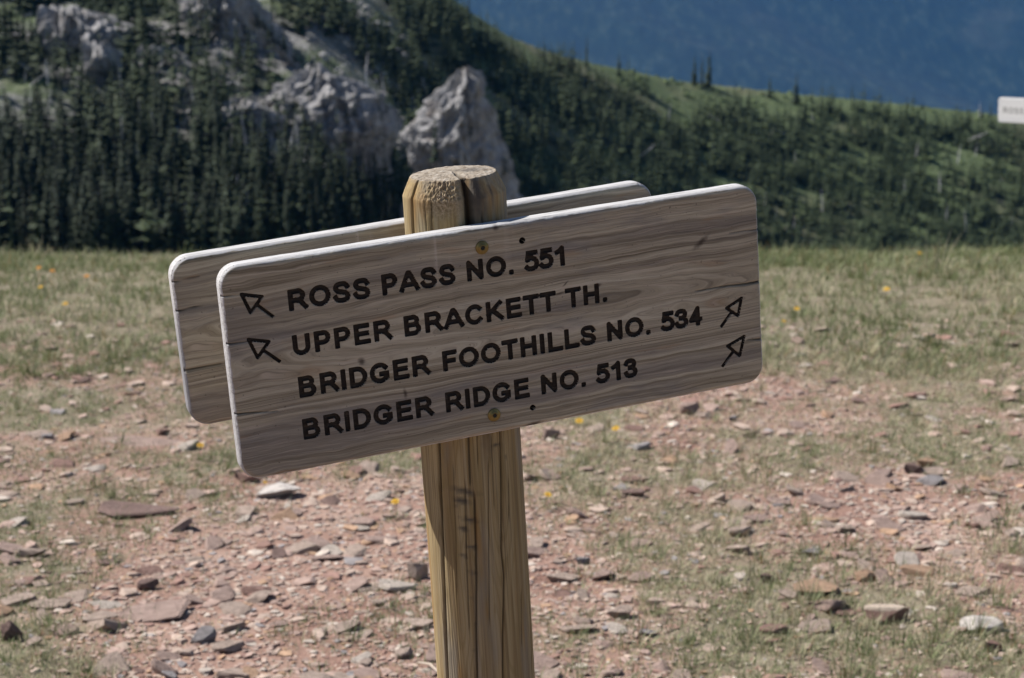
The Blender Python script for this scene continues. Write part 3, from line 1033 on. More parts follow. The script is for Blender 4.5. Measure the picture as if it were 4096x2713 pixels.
lowtrees = []
for s_ in range(5):
    V, F = crown(200 + s_, 6, 5, r=[.21, .18, .25, .20, .17][s_], simple=True)
    tv, tf = tube([(0, 0, -0.06), (0, 0, 0.9)], [0.018, 0.004], 3)
    tf = np.concatenate([tf[:, [0, 1, 2]], tf[:, [0, 2, 3]]])
    lowtrees.append((np.concatenate([V, tv]), np.concatenate([F, tf + len(V)])))
led = np.concatenate(LEDGES)
n = len(rest) + len(led)
fat = rng.uniform(.65, 1.45, n)
fh_ = np.r_[hh[rest], rng.uniform(2.2, 6.0, len(led))]
V, F, T = scatter(lowtrees, np.concatenate([np.stack([xx, yy, zz - 0.2], 1)[rest], led]), rng.uniform(0, 6.28, n), np.stack([fh_ * fat, fh_ * fat, fh_], 1), rng.integers(0, 5, n), rng.random(n) ** 1.5 * 1.2)
tag(obj('forest', make_mesh('forest', V, F, False, {'tint': T}), M_needle), 'distant conifer forest covering the hillside behind the signs', 'forest', kind='stuff')

# low shrubs between the trees
ico_v = None
import bmesh


def ico(sub):
    bm = bmesh.new()
    bmesh.ops.create_icosphere(bm, subdivisions=sub, radius=1.0)
    V = np.array([v.co[:] for v in bm.verts])
    F = np.array([[v.index for v in f.verts] for f in bm.faces])
    bm.free()
    return V, F


I1, I2, I3, I4 = ico(1), ico(2), ico(3), ico(4)
shr = []
for s_ in range(4):
    V, F = I1
    shr.append((V * (1 + 0.9 * noise3(V * 2.3 + s_ * 9, 5)[:, None]) * [1, 1, .8], F))
n = 3000
sa_, sy_ = rng.uniform(-.04, .30, n), rng.uniform(470, 800, n)
sz_ = hill(sa_, sy_)
sx_ = sa_ * sy_
m = (fbm2(sx_, sy_, 1 / 30., 3, 45) > -.1)
sx_, sy_, sz_ = sx_[m], sy_[m], sz_[m]
n = len(sx_)
r_ = rng.uniform(.35, 1.1, n)
V, F, T = scatter(shr, np.stack([sx_, sy_, sz_ + .2], 1), rng.uniform(0, 6.28, n), np.stack([r_ * 1.3, r_, r_], 1), rng.integers(0, 4, n), rng.random(n))
tag(obj('shrubs', make_mesh('shrubs', V, F, False, {'tint': T}), M_shrub), 'low green shrubs covering the slope between conifers', 'shrubs', kind='stuff')

# pale scree blocks among the left forest
n = 5000
sa_, sy_ = rng.uniform(-.30, -.005, n), rng.uniform(380, 640, n)
m = (fbm2(sa_ * sy_, sy_, 1 / 38., 4, 47) > .02)
sa_, sy_ = sa_[m], sy_[m]
n = len(sa_)
r_ = .35 + .35 * rng.pareto(2.2, n)
r_ = np.minimum(r_, 2.6)
scp = [(I1[0] * (1 + .7 * noise3(I1[0] * 1.3 + 7 * i, 3)[:, None]) * [1, .8, 1.1], I1[1]) for i in range(4)]
V, F, T = scatter(scp, np.stack([sa_ * sy_, sy_, hill(sa_, sy_) + r_ * .3], 1), rng.uniform(0, 6.28, n), np.stack([r_, r_, r_], 1), rng.integers(0, 4, n), rng.random(n))
tag(obj('scree', make_mesh('scree', V, F, False), M_crag), 'pale broken rock scattered between trees on the left slope', 'scree', kind='stuff')

# silver dead trunks, standing and fallen
dead_protos = []
for s_ in range(5):
    q = np.random.default_rng(300 + s_)
    tv, tf = tube([(0, 0, -.05), (0.004, 0, .5), (0.012 * q.normal(), .01 * q.normal(), 1)], [.024, .017, .006], 5)
    tm = make_mesh('trunk', tv, tf, True)
    tm.materials.append(M_dead)
    bV, bF, k = [], [], 0
    for b in range(12):
        z0 = q.uniform(.25, .92)
        a = q.uniform(0, 6.28)
        ln = q.uniform(.04, .13) * (1.15 - z0)* 1.4
        v_, f_ = tube([(0, 0, z0), (ln * math.cos(a), ln * math.sin(a), z0 + ln * q.uniform(-.5, .4))], [.006, .002], 3)
        bV.append(v_)
        bF.append(f_ + k)
        k += len(v_)
    bm_ = make_mesh('branches', np.concatenate(bV), np.concatenate(bF), False)
    bm_.materials.append(M_dead)
    dead_protos.append((tm, bm_))
q = np.random.default_rng(77)
spots = []
while len(spots) < 150:
    u, v = q.uniform(30, 1950), q.uniform(260, 1000)
    if 1560 < u < 1950 and v < 560: continue
    if u > 700 and v > 900: continue
    spots.append((u, v))
for _ in range(30):
    spots.append((q.uniform(2350, 4050), q.uniform(420, 960)))
for i, (u, v) in enumerate(spots):
    x_, y_, z_ = hill_hit(u, v)
    hgt = q.uniform(3.5, 8)
    t = empty('dead_tree', (x_, y_ - 4.0, z_ - .6))
    t.scale = (hgt * 1.25, hgt * 1.25, hgt)
    fallen = q.random() < 0.38
    t.rotation_euler = (q.normal(0, .08), (q.choice([-1, 1]) * q.uniform(.9, 1.3)) if fallen else q.normal(0, .12), q.uniform(-.5, .5) if fallen else q.uniform(0, 6.28))
    tm, bm_ = dead_protos[i % 5]
    obj('trunk', tm, None, t)
    obj('branches', bm_, None, t)['kind'] = 'stuff'
    dx_, dy_ = u - LMK_P[:, 0], v - LMK_P[:, 1]
    j = int(np.argmin(np.hypot(dx_, dy_)))
    rel = ('left of' if dx_[j] < 0 else 'right of') if abs(dx_[j]) > abs(dy_[j]) else ('above' if dy_[j] < 0 else 'below')
    tag(t, '%s silver dead %s %s the %s' % ('long' if hgt > 5.8 else 'short', 'trunk lying' if fallen else 'tree standing', rel, LMK[j][2]), 'dead tree', 'dead trees on the hillside')

# ------------------------------------------------------------------ stones
def stone_shape(base, seed, cuts=9, flat=0.55, top=True):
    q = np.random.default_rng(seed)
    V, F = base
    V = V.copy()
    for _ in range(cuts):
        n_ = q.normal(size=3)
        n_ /= np.linalg.norm(n_)
        d = q.uniform(.34, .80)
        t = np.clip(V @ n_ - d, 0, None)
        V -= t[:, None] * n_
    n_ = np.array([q.normal(0, .16), q.normal(-.06, .16), 1.0])
    n_ /= np.linalg.norm(n_)
    if top:
        V -= np.clip(V @ n_ - q.uniform(.22, .42), 0, None)[:, None] * n_
    V += 0.045 * noise3(V * 2.3 + seed, seed)[:, None] * V
    V *= [1, q.uniform(.6, .9), flat * q.uniform(.8, 1.3) * 1.25]
    V[:, :2] /= np.abs(V[:, 0]).max()
    return V, F


def stone_mat(name, use_attr):
    N = Nodes(name)
    co = N.coord()
    if use_attr:
        base = N.attr('tint', 'Color')
        sc = 30.0
    else:
        base = N.attr('stone_colour', 'Color')
        sc = 6.0
    n = N.noise(co, sc, 5.0, 0.65)
    c = N.mix(1.0, base, N.ramp(n, [(0.25, (0.66, 0.62, 0.6)), (0.5, (1, 1, 1)), (0.8, (1.22, 1.2, 1.18))]), 'MULTIPLY')
    N.bump(N.noise(co, sc * 3, 5.0, 0.7), 0.45, 0.006 if use_attr else 0.02)
    return N.done(c, 0.92)


M_gravel = stone_mat('loose_stone', True)


def tinted_stone(name, col, pale_top=None):
    N = Nodes(name)
    co = N.coord()
    oi = N.node('ShaderNodeObjectInfo').outputs['Random']
    n = N.noise(N.vadd(co, N.comb(N.math('MULTIPLY', oi, 40), 0, 0)), 2.6, 6.0, 0.66)
    c = N.ramp(n, [(0.28, tuple(v * .62 for v in col)), (0.5, col), (0.75, tuple(min(.8, v * 1.25 + .02) for v in col))])
    c = N.mix(N.math('MULTIPLY', N.step(N.noise(co, 7.0, 4.0, .6), .62, .75), .4), c, (.5, .46, .4))
    c = N.mix(N.math('MULTIPLY', N.math('SUBTRACT', oi, .5), .35), c, tuple(v * .6 for v in col))
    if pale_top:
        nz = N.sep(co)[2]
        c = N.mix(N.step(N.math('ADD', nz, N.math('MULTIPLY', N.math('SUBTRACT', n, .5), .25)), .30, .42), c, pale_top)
    N.bump(N.noise(co, 9.0, 6.0, 0.7), 0.6, 0.04)
    return N.done(c, 0.92)


STC = {'red': (0.260, 0.160, 0.128), 'tan': (0.380, 0.292, 0.236), 'pink': (0.345, 0.248, 0.205), 'pale': (0.45, 0.385, 0.325), 'grey': (0.275, 0.250, 0.243), 'dark': (0.185, 0.122, 0.102), 'white': (0.60, 0.545, 0.49), 'ochre': (0.375, 0.245, 0.160)}
STM = {k_: tinted_stone(k_ + '_stone', c_) for k_, c_ in STC.items()}
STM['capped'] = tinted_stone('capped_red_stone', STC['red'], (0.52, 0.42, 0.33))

BIG = [stone_shape(I4, 500 + i, 11, .62) for i in range(10)]
FLATS = [stone_shape(I4, 540 + i, 9, .34) for i in range(8)]
D2 = 4096 / 2367.0
hero = [  # (u, v of the base), width, height in the 2367-wide picture, colour, yaw, label
    (2065, 1440, 132, 74, 'capped', .2, 'large reddish-brown stone with pale cap and dark undercut, right foreground'),
    (2275, 1462, 108, 56, 'white', .1, 'rounded whitish stone in the lower right corner'),
    (2296, 1512, 50, 40, 'red', .9, 'small squarish red stone below the whitish one at lower right'),
    (285, 1194, 250, 58, 'dark', .1, 'long dark brown slab half buried in grass on the left'),
    (640, 1152, 112, 56, 'white', .3, 'chalky white stone below the lower left corner of the board'),
    (467, 1490, 66, 56, 'grey', .5, 'blocky grey stone with a crack, lower left foreground'),
    (1436, 1430, 80, 44, 'tan', .6, 'peaked tan stone in the gravel right of the post'),
    (1345, 1466, 100, 36, 'tan', .1, 'flat tan stone with dark underside just right of the post'),
    (1798, 1470, 84, 34, 'red', .1, 'flat red stone with shaded edge, lower right gravel'),
    (1893, 1460, 98, 32, 'tan', .4, 'flat pinkish-tan stone beside the flat red one'),
    (1880, 1374, 128, 46, 'ochre', .2, 'broad ochre stone in the gravel on the right'),
    (2005, 1345, 80, 36, 'ochre', .3, 'humped brown stone behind the reddish capped stone'),
    (1772, 1348, 40, 32, 'dark', 1., 'small dark angular stone left of the broad ochre stone'),
    (235, 1402, 104, 26, 'pale', .1, 'flat pale stone on top of the lower left rock pile'),
    (228, 1442, 92, 40, 'tan', .4, 'tan block in front of the flat pale stone, lower left'),
    (150, 1470, 64, 36, 'pink', .3, 'small pink block at the foot of the lower left rock pile'),
    (118, 1408, 118, 36, 'tan', .2, 'tan slab leaning at the left of the lower left rock pile'),
    (362, 1428, 190, 50, 'pink', .5, 'wide smooth pink slab sunk in soil, lower left'),
    (532, 1512, 92, 40, 'tan', .2, 'tan stone right of the blocky grey stone'),
    (905, 1366, 122, 46, 'pale', .1, 'broad pale tan stone left of the post'),
    (972, 1345, 64, 74, 'tan', .1, 'upright tan stone leaning beside the post on its left'),
    (300, 1028, 240, 16, 'pink', -.06, 'long narrow pinkish slab across the middle left'),
    (2112, 1100, 56, 42, 'dark', .6, 'dark brown block in the middle of the right side gravel'),
    (2143, 1080, 46, 36, 'ochre', .2, 'brown stone leaning behind the dark block on the right'),
    (1862, 852, 44, 18, 'pale', .5, 'small pale flat stone in grass right of the board'),
    (192, 886, 34, 22, 'dark', .2, 'brown stone alone in the grass far left'),
    (1695, 974, 26, 22, 'grey', .4, 'small grey stone below the right end of the board'),
    (1272, 1020, 48, 46, 'pink', .7, 'two-toned pinkish stone under the board right of the post'),
    (1598, 960, 56, 44, 'pink', .1, 'rough pink lump below the right half of the board'),
    (1497, 1474, 50, 28, 'grey', .4, 'blue-grey stone lying flat right of the post'),
    (1352, 1302, 46, 30, 'grey', .9, 'small blue-grey stone above the peaked tan stone'),
    (22, 1488, 60, 56, 'dark', .5, 'dark brown stone cut by the left picture edge'),
    (568, 1118, 66, 36, 'red', .2, 'reddish stone right under the lower left board corner'),
    (1300, 1345, 80, 36, 'tan', .2, 'tan stone in the pile right of the post, nearest it'),
    (1395, 1340, 62, 40, 'pink', .5, 'pinkish stone in the middle of the pile right of the post'),
    (1480, 1345, 70, 34, 'pink', .2, 'pinkish stone at the right of the pile right of the post'),
    (1880, 1282, 60, 26, 'grey', .3, 'flat grey stone in the right side gravel'),
    (60, 1290, 84, 44, 'tan', .3, 'tan stone near the left picture edge above the rock pile'),
    (345, 1365, 60, 40, 'dark', .5, 'shaded brown stone above the wide pink slab'),
    (760, 1300, 90, 30, 'pink', .2, 'flat pinkish stone midway between slab and post'),
    (1075, 1560, 60, 26, 'pale', .2, 'pale stone at the bottom edge beside the post'),
]
used_xy, short = [], []
for i, (u, v, wpx, hpx, colr, yaw, lab) in enumerate(hero):
    p = ground_hit(u * D2, v * D2)
    dep = (p - CAM) @ np.array([0, cp, -sp])
    wm = wpx * D2 * dep / FPX
    hm = hpx * D2 * dep / FPX
    Vb, Fb = (FLATS[i % 8] if hpx / wpx < .38 else BIG[i % 10])
    if colr == 'white' and i == 1:
        Vb, Fb = stone_shape(I4, 593, 6, .62, False)
    Vb = Vb.copy()
    Vb[:, 2] *= 1 / np.abs(Vb[:, 2]).max()
    dm = wm * (.7 if hpx / wpx > .2 else .45)
    # seen height = real height * cos + depth * sin of the view angle
    hz = max(hm / .96 - dm * .26, .30 * hm)
    me = make_mesh('stone', Vb, Fb, False)
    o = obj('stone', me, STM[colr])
    o.scale = (wm * .5, dm * .55, hz * .62)
    o.rotation_euler = (random.uniform(-.06, .06), random.uniform(-.06, .06), yaw * .5)
    o.location = (p[0], p[1] + dm * .25, p[2] + hz * .34)
    tag(o, lab, 'stone', 'stones on the meadow soil')
    used_xy.append((p[0], p[1] + dm * .25, wm * .5))
    short.append(lab)
used_xy = np.array(used_xy)

BASE_X, BASE_Y = -0.02, 2.08   # foot of the post, about
n = 39000
st_y = rng.uniform(3.7, 9.4, n) ** 1.0
st_x = rng.uniform(-.288, .288, n) * st_y + rng.normal(0, .05, n)
size = 0.0058 + 0.0056 * rng.pareto(2.35, n)
size = np.minimum(size, 0.045)
mask = grass_mask(st_x, st_y)
okk = rng.random(n) > mask * .72
clear = np.ones(n, bool)
for hx, hy, hr in used_xy:
    clear &= np.hypot(st_x - hx, st_y - hy) > hr * .85
okk &= clear
st_x, st_y, size = st_x[okk], st_y[okk], size[okk]
o_ = np.argsort(-size / st_y)
sm_protos = [stone_shape(I3, 600 + i, 8, .55) for i in range(12)]
ind_meshes = []
for i in range(12):
    ind_meshes.append({})
keys = ['tan', 'pink', 'red', 'pale', 'grey', 'dark', 'ochre']
kp = [.34, .34, .12, .10, .03, .02, .05]
adj = {'tan': 'tan', 'pink': 'pinkish', 'red': 'brick-red', 'pale': 'pale buff', 'grey': 'blue-grey', 'dark': 'dark brown', 'ochre': 'ochre'}
for i in o_[:258]:
    colr = str(rng.choice(keys, p=kp))
    pi_ = int(rng.integers(12))
    if colr not in ind_meshes[pi_]:
        me = make_mesh('stone', *sm_protos[pi_], False)
        me.materials.append(STM[colr])
        ind_meshes[pi_][colr] = me
    o = obj('stone', ind_meshes[pi_][colr])
    s = size[i] * 1.15
    fl = rng.uniform(.42, .85)
    o.scale = (s, s, s * fl)
    o.rotation_euler = (rng.normal(0, .18), rng.normal(0, .18), rng.uniform(0, 6.28))
    o.location = (st_x[i], st_y[i], float(ground_z(st_x[i], st_y[i])) + s * .18 * fl)
    dx_, dy_ = st_x[i] - used_xy[:, 0], st_y[i] - used_xy[:, 1]
    j = int(np.argmin(np.hypot(dx_, dy_ * .5)))
    mark = ' '.join(short[j].split(',')[0].split(' ')[:4])
    mark = mark[:-5] if mark.endswith((' with', ' half')) else mark
    rel = ('left of' if dx_[j] < 0 else 'right of') if abs(dx_[j]) > abs(dy_[j]) * .5 else ('behind' if dy_[j] > 0 else 'in front of')
    near = 'close' if np.hypot(dx_[j], dy_[j]) < .25 else 'away'
    tag(o, '%s %s %s stone %s %s the %s' % ('larger' if s > .04 else 'small', 'flat' if fl < .62 else 'blocky', adj[colr], near, rel, mark), 'stone', 'stones on the meadow soil')
r_i = o_[258:]
gprotos = [stone_shape(I2, 640 + i, 8, .55) for i in range(14)] + [stone_shape(I1, 660 + i, 5, .5) for i in range(10)]
pal = np.array([STC[k_] for k_ in keys])
n = len(r_i)
ci = rng.choice(7, n, p=kp)
tint = pal[ci] * rng.uniform(.8, 1.2, (n, 1))
s = size[r_i]
which = np.where(s > .021, rng.integers(0, 14, n), rng.integers(14, 24, n))
V, F, T = scatter(gprotos, np.stack([st_x[r_i], st_y[r_i], ground_z(st_x[r_i], st_y[r_i]) + s * .15], 1), rng.uniform(0, 6.28, n), np.stack([s, s, s * rng.uniform(.45, 1.0, n)], 1), which, tint)
nb_ = 18000
gy_ = rng.uniform(3.7, 9.6, nb_)
gx_ = rng.uniform(-.288, .288, nb_) * gy_
k_ok = rng.random(nb_) > grass_mask(gx_, gy_) * .8
gx_, gy_ = gx_[k_ok], gy_[k_ok]
nb_ = len(gx_)
pprotos = [stone_shape(I1, 680 + i, 5, .6) for i in range(8)]
s = rng.uniform(.004, .012, nb_)
V2, F2, T2 = scatter(pprotos, np.stack([gx_, gy_, ground_z(gx_, gy_) + s * .2], 1), rng.uniform(0, 6.28, nb_), np.stack([s, s, s], 1), rng.integers(0, 8, nb_), pal[rng.choice(7, nb_, p=kp)] * rng.uniform(.75, 1.25, (nb_, 1)))
tag(obj('gravel', make_mesh('gravel', np.concatenate([V, V2]), np.concatenate([F, F2 + len(V)]), False, {'tint': np.concatenate([T, T2])}), M_gravel), 'loose reddish gravel and stone chips strewn over the soil', 'gravel', kind='stuff')

# ------------------------------------------------------------------ grass
N = Nodes('dry_meadow_grass')
gc = N.attr('tint', 'Color')
tl = N.node('ShaderNodeBsdfTranslucent')
N.put(tl.inputs['Color'], gc)
ms = N.node('ShaderNodeMixShader')
ms.inputs[0].default_value = 0.25
N.t.links.new(N.b.outputs[0], ms.inputs[1])
N.t.links.new(tl.outputs[0], ms.inputs[2])
N.t.links.new(ms.outputs[0], N.t.nodes['Material Output'].inputs['Surface'])
M_grass = N.done(gc, 0.7)


def blades(px, py, L, W, az, lean, tint):
    n = len(px)
    pz = ground_z(px, py) - 0.004
    d = np.stack([np.cos(az), np.sin(az), np.zeros(n)], 1)
    s = np.stack([-np.sin(az + .6), np.cos(az + .6), np.zeros(n)], 1)
    b = np.stack([px, py, pz], 1)
    up = np.array([0, 0, 1.0])
    mid = b + d * (L * np.sin(lean) * .45)[:, None] + up * (L * np.cos(lean * .7) * .55)[:, None]
    tip = b + d * (L * np.sin(lean) * 1.05)[:, None] + up * (L * np.cos(lean))[:, None]
    w = s * (W * .5)[:, None]
    V = np.stack([b - w, b + w, mid + w * .8, mid - w * .8, tip], 1).reshape(-1, 3)
    k = np.arange(n)[:, None] * 5
    F = np.concatenate([k + [0, 1, 2], k + [0, 2, 3], k + [3, 2, 4]])
    return V, F, np.repeat(tint, 5, 0)


STRAW, SAGE, GREEN, RUSTY = np.array([.53, .46, .325]), np.array([.285, .305, .165]), np.array([.125, .16, .06]), np.array([.25, .165, .075])


def tufts(n, y0, y1, per, Lm, Wm, dens_pow, spread, green_bias, seed):
    q = np.random.default_rng(seed)
    ty = q.uniform(y0, y1, n)
    tx = q.uniform(-.288, .288, n) * ty
    m = q.random(n) < grass_mask(tx, ty) ** dens_pow
    tx, ty = tx[m], ty[m]
    n = len(tx)
    hue = np.clip(.5 + .9 * fbm2(tx, ty, .9, 3, 61) + green_bias + q.normal(0, .22, n), 0, 1)
    hgt = Lm * q.lognormal(0, .3, n) * (1 + .5 * fbm2(tx, ty, .7, 2, 63))
    kk_ = np.repeat(np.arange(n), per)
    N_ = len(kk_)
    a = q.uniform(0, 6.28, N_)
    r = np.abs(q.normal(0, spread, N_))
    px, py = tx[kk_] + r * np.cos(a), ty[kk_] + r * np.sin(a)
    lean = np.clip(np.abs(q.normal(.55, .32, N_)), .05, 1.35)
    L = hgt[kk_] * q.uniform(.5, 1.25, N_)
    h = np.clip(hue[kk_] + q.normal(0, .22, N_), 0, 1)[:, None]
    col = np.where(h < .5, STRAW + (SAGE - STRAW) * h * 2, SAGE + (GREEN - SAGE) * (h * 2 - 1))
    rr = (q.random(N_) < .06)[:, None]
    col = np.where(rr, RUSTY, col) * q.uniform(.75, 1.2, (N_, 1))
    return blades(px, py, L, Wm * q.uniform(.6, 1.3, N_), a + q.normal(0, .5, N_), lean, col)


parts = [
    tufts(22000, 3.95, 8.6, 9, .026, .0023, 1.15, .024, -.10, 1),
    tufts(900, 4.0, 9.0, 24, .045, .0024, 1.0, .016, .15, 2),
    tufts(5600, 8.0, 12.0, 9, .048, .0040, 1.0, .035, .32, 3),
    tufts(4600, 11.5, 16.6, 9, .062, .0055, .6, .05, .30, 4),
    tufts(200, 8.0, 16.5, 30, .085, .0050, .6, .05, .05, 5),
]
k, Vs, Fs, Ts = 0, [], [], []
for V, F, T in parts:
    Vs.append(V)
    Fs.append(F + k)
    Ts.append(T)
    k += len(V)
tag(obj('meadow_grass', make_mesh('meadow_grass', np.concatenate(Vs), np.concatenate(Fs), False, {'tint': np.concatenate(Ts)}), M_grass), 'short dry and green grass tufts over the stony meadow', 'grass', kind='stuff')

# ------------------------------------------------------------------ yellow meadow flowers
M_petal = plain('yellow_petal', (0.70, 0.43, 0.02), 0.6, 0, .15, 60)
M_petal2 = plain('orange_petal', (0.72, 0.30, 0.02), 0.6, 0, .15, 60)
M_eye = plain('flower_eye', (0.42, 0.22, 0.02), 0.8, 0, .3, 90)
M_stem = plain('flower_stem', (0.10, 0.14, 0.05), 0.8, 0, .2, 60)


def flower_meshes(M):
    sv, sf = tube([(0, 0, -.01), (.003, 0, .03), (.006, .002, .06)], [.0012, .0011, .001], 5)
    st = make_mesh('stem', sv, sf, True)
    st.materials.append(M_stem)
    V, F = [], []
    for i in range(12):
        a = i * 2 * math.pi / 12
        d, s = np.array([math.cos(a), math.sin(a), 0]), np.array([-math.sin(a), math.cos(a), 0])
        k = len(V)
        lift = .003 + .002 * (i % 2)
        V += [d * .003, d * .010 + s * .0034 + [0, 0, lift], d * .017 + [0, 0, lift * .6], d * .010 - s * .0034 + [0, 0, lift]]
        F.append((k, k + 1, k + 2, k + 3))
    pm = make_mesh('petals', np.array(V) + [.006, .002, .060], np.array(F), False)
    pm.materials.append(M)
    Vc, Fc = I2
    cm = make_mesh('flower_centre', Vc * [.0055, .0055, .003] + [.006, .002, .0625], Fc, True)
    cm.materials.append(M_eye)
    return st, pm, cm


FM, FO = flower_meshes(M_petal), flower_meshes(M_petal2)
flowers = [
    (1338, 1006, FM, 1.0, 'yellow flower under the board right of the post, the left of two'),
    (1427, 1026, FM, .95, 'yellow flower under the board right of the post, the right of two'),
    (1260, 1176, FM, .8, 'small yellow flower close to the right side of the post'),
    (918, 1194, FM, .9, 'yellow flower in the stones left of the post'),
    (458, 1062, FM, .9, 'yellow flower below the left end of the back board'),
    (607, 946 * 1.2, FM, .5, 'tiny yellow flower beside the chalky white stone'),
    (93, 640, FO, 1.5, 'orange flower far left in the meadow, the left of a close pair'),
    (120, 648, FO, 1.4, 'orange flower far left in the meadow, the right of a close pair'),
    (200, 660, FO, 1.4, 'orange flower alone right of a close pair in the far meadow'),
    (100, 690, FM, 1.0, 'faint yellow flower in the meadow below the orange pair'),
    (155, 730, FM, 1.0, 'yellow flower in the left meadow midway down the grass'),
    (2178, 586, FO, 1.5, 'orange flower on the meadow edge at the far right'),
    (2050, 698, FM, 1.2, 'yellow flower in the middle of the right meadow'),
    (1838, 738, FM, 1.0, 'pale yellow flower close to the right end of the board'),
    (1803, 954 * .8, FM, .8, 'small yellow flower in grass just right of the board'),
    (2120, 604, FM, 1.0, 'pale yellow flower near the right meadow edge'),
]
for u, v, fm, sc_, lab in flowers:
    p = ground_hit(u * D2, v * D2)
    f = empty('yellow_flower', p)
    f.scale = (sc_ * (.72 if fm is FO else 1),) * 3
    f.rotation_euler = (.35, random.uniform(-.2, .2), random.uniform(-.5, .5))
    for nm, me in zip(('stem', 'petals', 'flower_centre'), fm):
        obj(nm, me, None, f)
    tag(f, lab, 'flower', 'yellow and orange meadow flowers')

# dry twig by the post
p0, p1 = ground_hit(1675, 2676), ground_hit(1752, 2712)
mid = (p0 + p1) / 2
pts = [np.r_[p0[:2], p0[2] + .016] - np.r_[mid], np.array([.004, .006, .020]), np.r_[p1[:2], p1[2] + .014] - np.r_[mid], np.array([.075, -.06, .012])]
tv, tf = tube(pts, [.0022, .0032, .003, .0026], 7)
tw = obj('twig', make_mesh('twig', tv, tf, True), plain('dry_twig', (.52, .43, .34), .8, 0, .2, 50))
tw.location = mid
tag(tw, 'pale dry twig on the ground at the left foot of the post', 'twig')

# ------------------------------------------------------------------ the post
PM = np.array([-0.05326, 2.07807, 1.11689])
AX = np.array([-0.058203, -0.0022986, 0.998302])
AX /= np.linalg.norm(AX)
FR = np.array([0.039177, -0.999232, 0.0])
FR -= AX * (FR @ AX)
FR /= np.linalg.norm(FR)
RT = np.cross(AX, FR)
RP = 0.0553
th = np.radians(np.r_[np.linspace(-95, 95, 360), np.linspace(95, 265, 30)[1:-1]])
foot_z = -1.55
zb = np.r_[np.linspace(foot_z, -.44, 8), np.linspace(-.44, .146, 190)[1:]]
cracks_p = [  # (theta deg, z m) pairs, half width, depth, strength
    ([(-54.5, .166), (-57, .11), (-50, -.02), (-39, -.12), (-44, -.235), (-51.5, -.40), (-54, -.6)], .0013, .006, 1.0),
    ([(15.2, .170), (16.4, .12), (17, .03)], .0042, .014, 1.0),
    ([(12, .13), (13, .09)], .0010, .006, .8),
    ([(-27.5, .15), (-28.8, .11), (-28, .02)], .0007, .003, .8),
    ([(-36, .145), (-35, .11)], .0006, .003, .7),
    ([(-1.8, -.09), (-3.8, -.172)], .0010, .005, 1.0),
    ([(-9.0, -.162), (-13.2, -.238), (-15.4, -.303), (-15.8, -.34)], .0008, .003, .75),
    ([(0.3, -.176), (-2, -.233), (-4.5, -.28), (-8, -.33), (-10.8, -.39), (-13, -.6)], .0011, .006, 1.0),
    ([(37.2, -.09), (33, -.17), (27.9, -.243), (29.4, -.272), (22.6, -.347), (19.6, -.392), (15, -.6)], .0009, .005, 1.0),
    ([(18.4, -.14), (14.4, -.207), (11, -.27), (7.3, -.33)], .0005, .003, .7),
    ([(43.8, -.165), (40, -.22)], .0007, .003, .8),
    ([(54.6, -.30), (48.5, -.37)], .0007, .003, .8),
    ([(80, -.29), (74, -.36), (69.9, -.41), (66, -.6)], .0011, .006, 1.0),
    ([(8, -.10), (6, -.15)], .0005, .003, .6), ([(24, -.11), (22, -.2)], .0005, .003, .6),
    ([(-22, -.14), (-25, -.24), (-29, -.30)], .0005, .002, .5), ([(30, .13), (31, .05)], .0009, .004, .8), ([(50, .12), (52, .04)], .0006, .003, .6),
]
nicks = [(-10, -.172, 16, .0042, 1), (-15, -.183, 11, .0042, 1), (-7, -.2045, 11, .0032, 1), (-14, -.215, 7, .0032, 1), (-8, -.2355, 8, .0026, .9), (-16, -.2457, 6, .0022, .9),
         (-8, -.265, 6, .0026, .6), (-10, -.295, 4, .0020, .4), (-8, -.325, 3, .0017, .35), (-12, -.356, 4.0, .002, .35), (30, -.124, 9, .0024, .9), (-24, -.188, 6, .0011, .5), (-9, -.386, 4, .001, .5), (42, -.14, 2, .003, .6)]
TH, ZB = np.meshgrid(th, zb, indexing='ij')
TD = np.degrees(TH)


def post_detail(TD, Z, R):
    crack = np.zeros_like(Z)
    dr = np.zeros_like(Z)
    for pts, hw, dp, st in cracks_p:
        P_ = np.array(sorted(pts, key=lambda q_: q_[1]))
        tc = np.interp(Z, P_[:, 1], P_[:, 0]) + 0.45 * fbm(np.stack([Z * 22, Z * 0 + P_[0, 0], Z * 0], -1), 3, 90)
        endf = np.clip((Z - P_[0, 1]) / .012, 0, 1) * np.clip((P_[-1, 1] + .006 - Z) / .012, 0, 1)
        d = np.radians(TD - tc) * RP
        c = np.exp(-(d / (hw * 1.25)) ** 2) * endf
        crack = np.maximum(crack, c ** 1.6 * st * (.9 if hw > .00125 else .75))
        dr -= dp * c * (.5 if hw < .00125 else 1)
    stain = np.zeros_like(Z)
    n_ = fbm(np.stack([TD / 6, Z * 130, Z * 0], -1), 3, 91)
    for t0, z0, tw_, zw, st in nicks:
        d = np.hypot((TD - t0) / tw_, (Z - z0 + (TD - t0) * .0002) / zw)
        c = np.clip(1.25 - d + .7 * n_, 0, 1) * st
        stain = np.maximum(stain, c)
        dr -= .0009 * c
    # dark, resin-stained strip right of the big split; darker patch under the board
    c = np.clip(1.2 - np.hypot((TD - 27) / 12, (Z - .150) / .04) + .6 * n_, 0, 1)
    c = np.maximum(c, .75 * np.clip(1.0 - np.hypot((TD - 21) / 6, (Z - .115) / .03) + .6 * n_, 0, 1))
    c = np.maximum(c, .55 * np.clip(1.0 - np.hypot((TD - 18) / 14, (Z + .105) / .05) + .5 * n_, 0, 1))
    c = np.maximum(c, .8 * np.clip(1.0 - np.hypot((TD - 46) / 3, (Z - .15) / .02) + .5 * n_, 0, 1))
    stain = np.maximum(stain, c)
    return crack, stain, dr


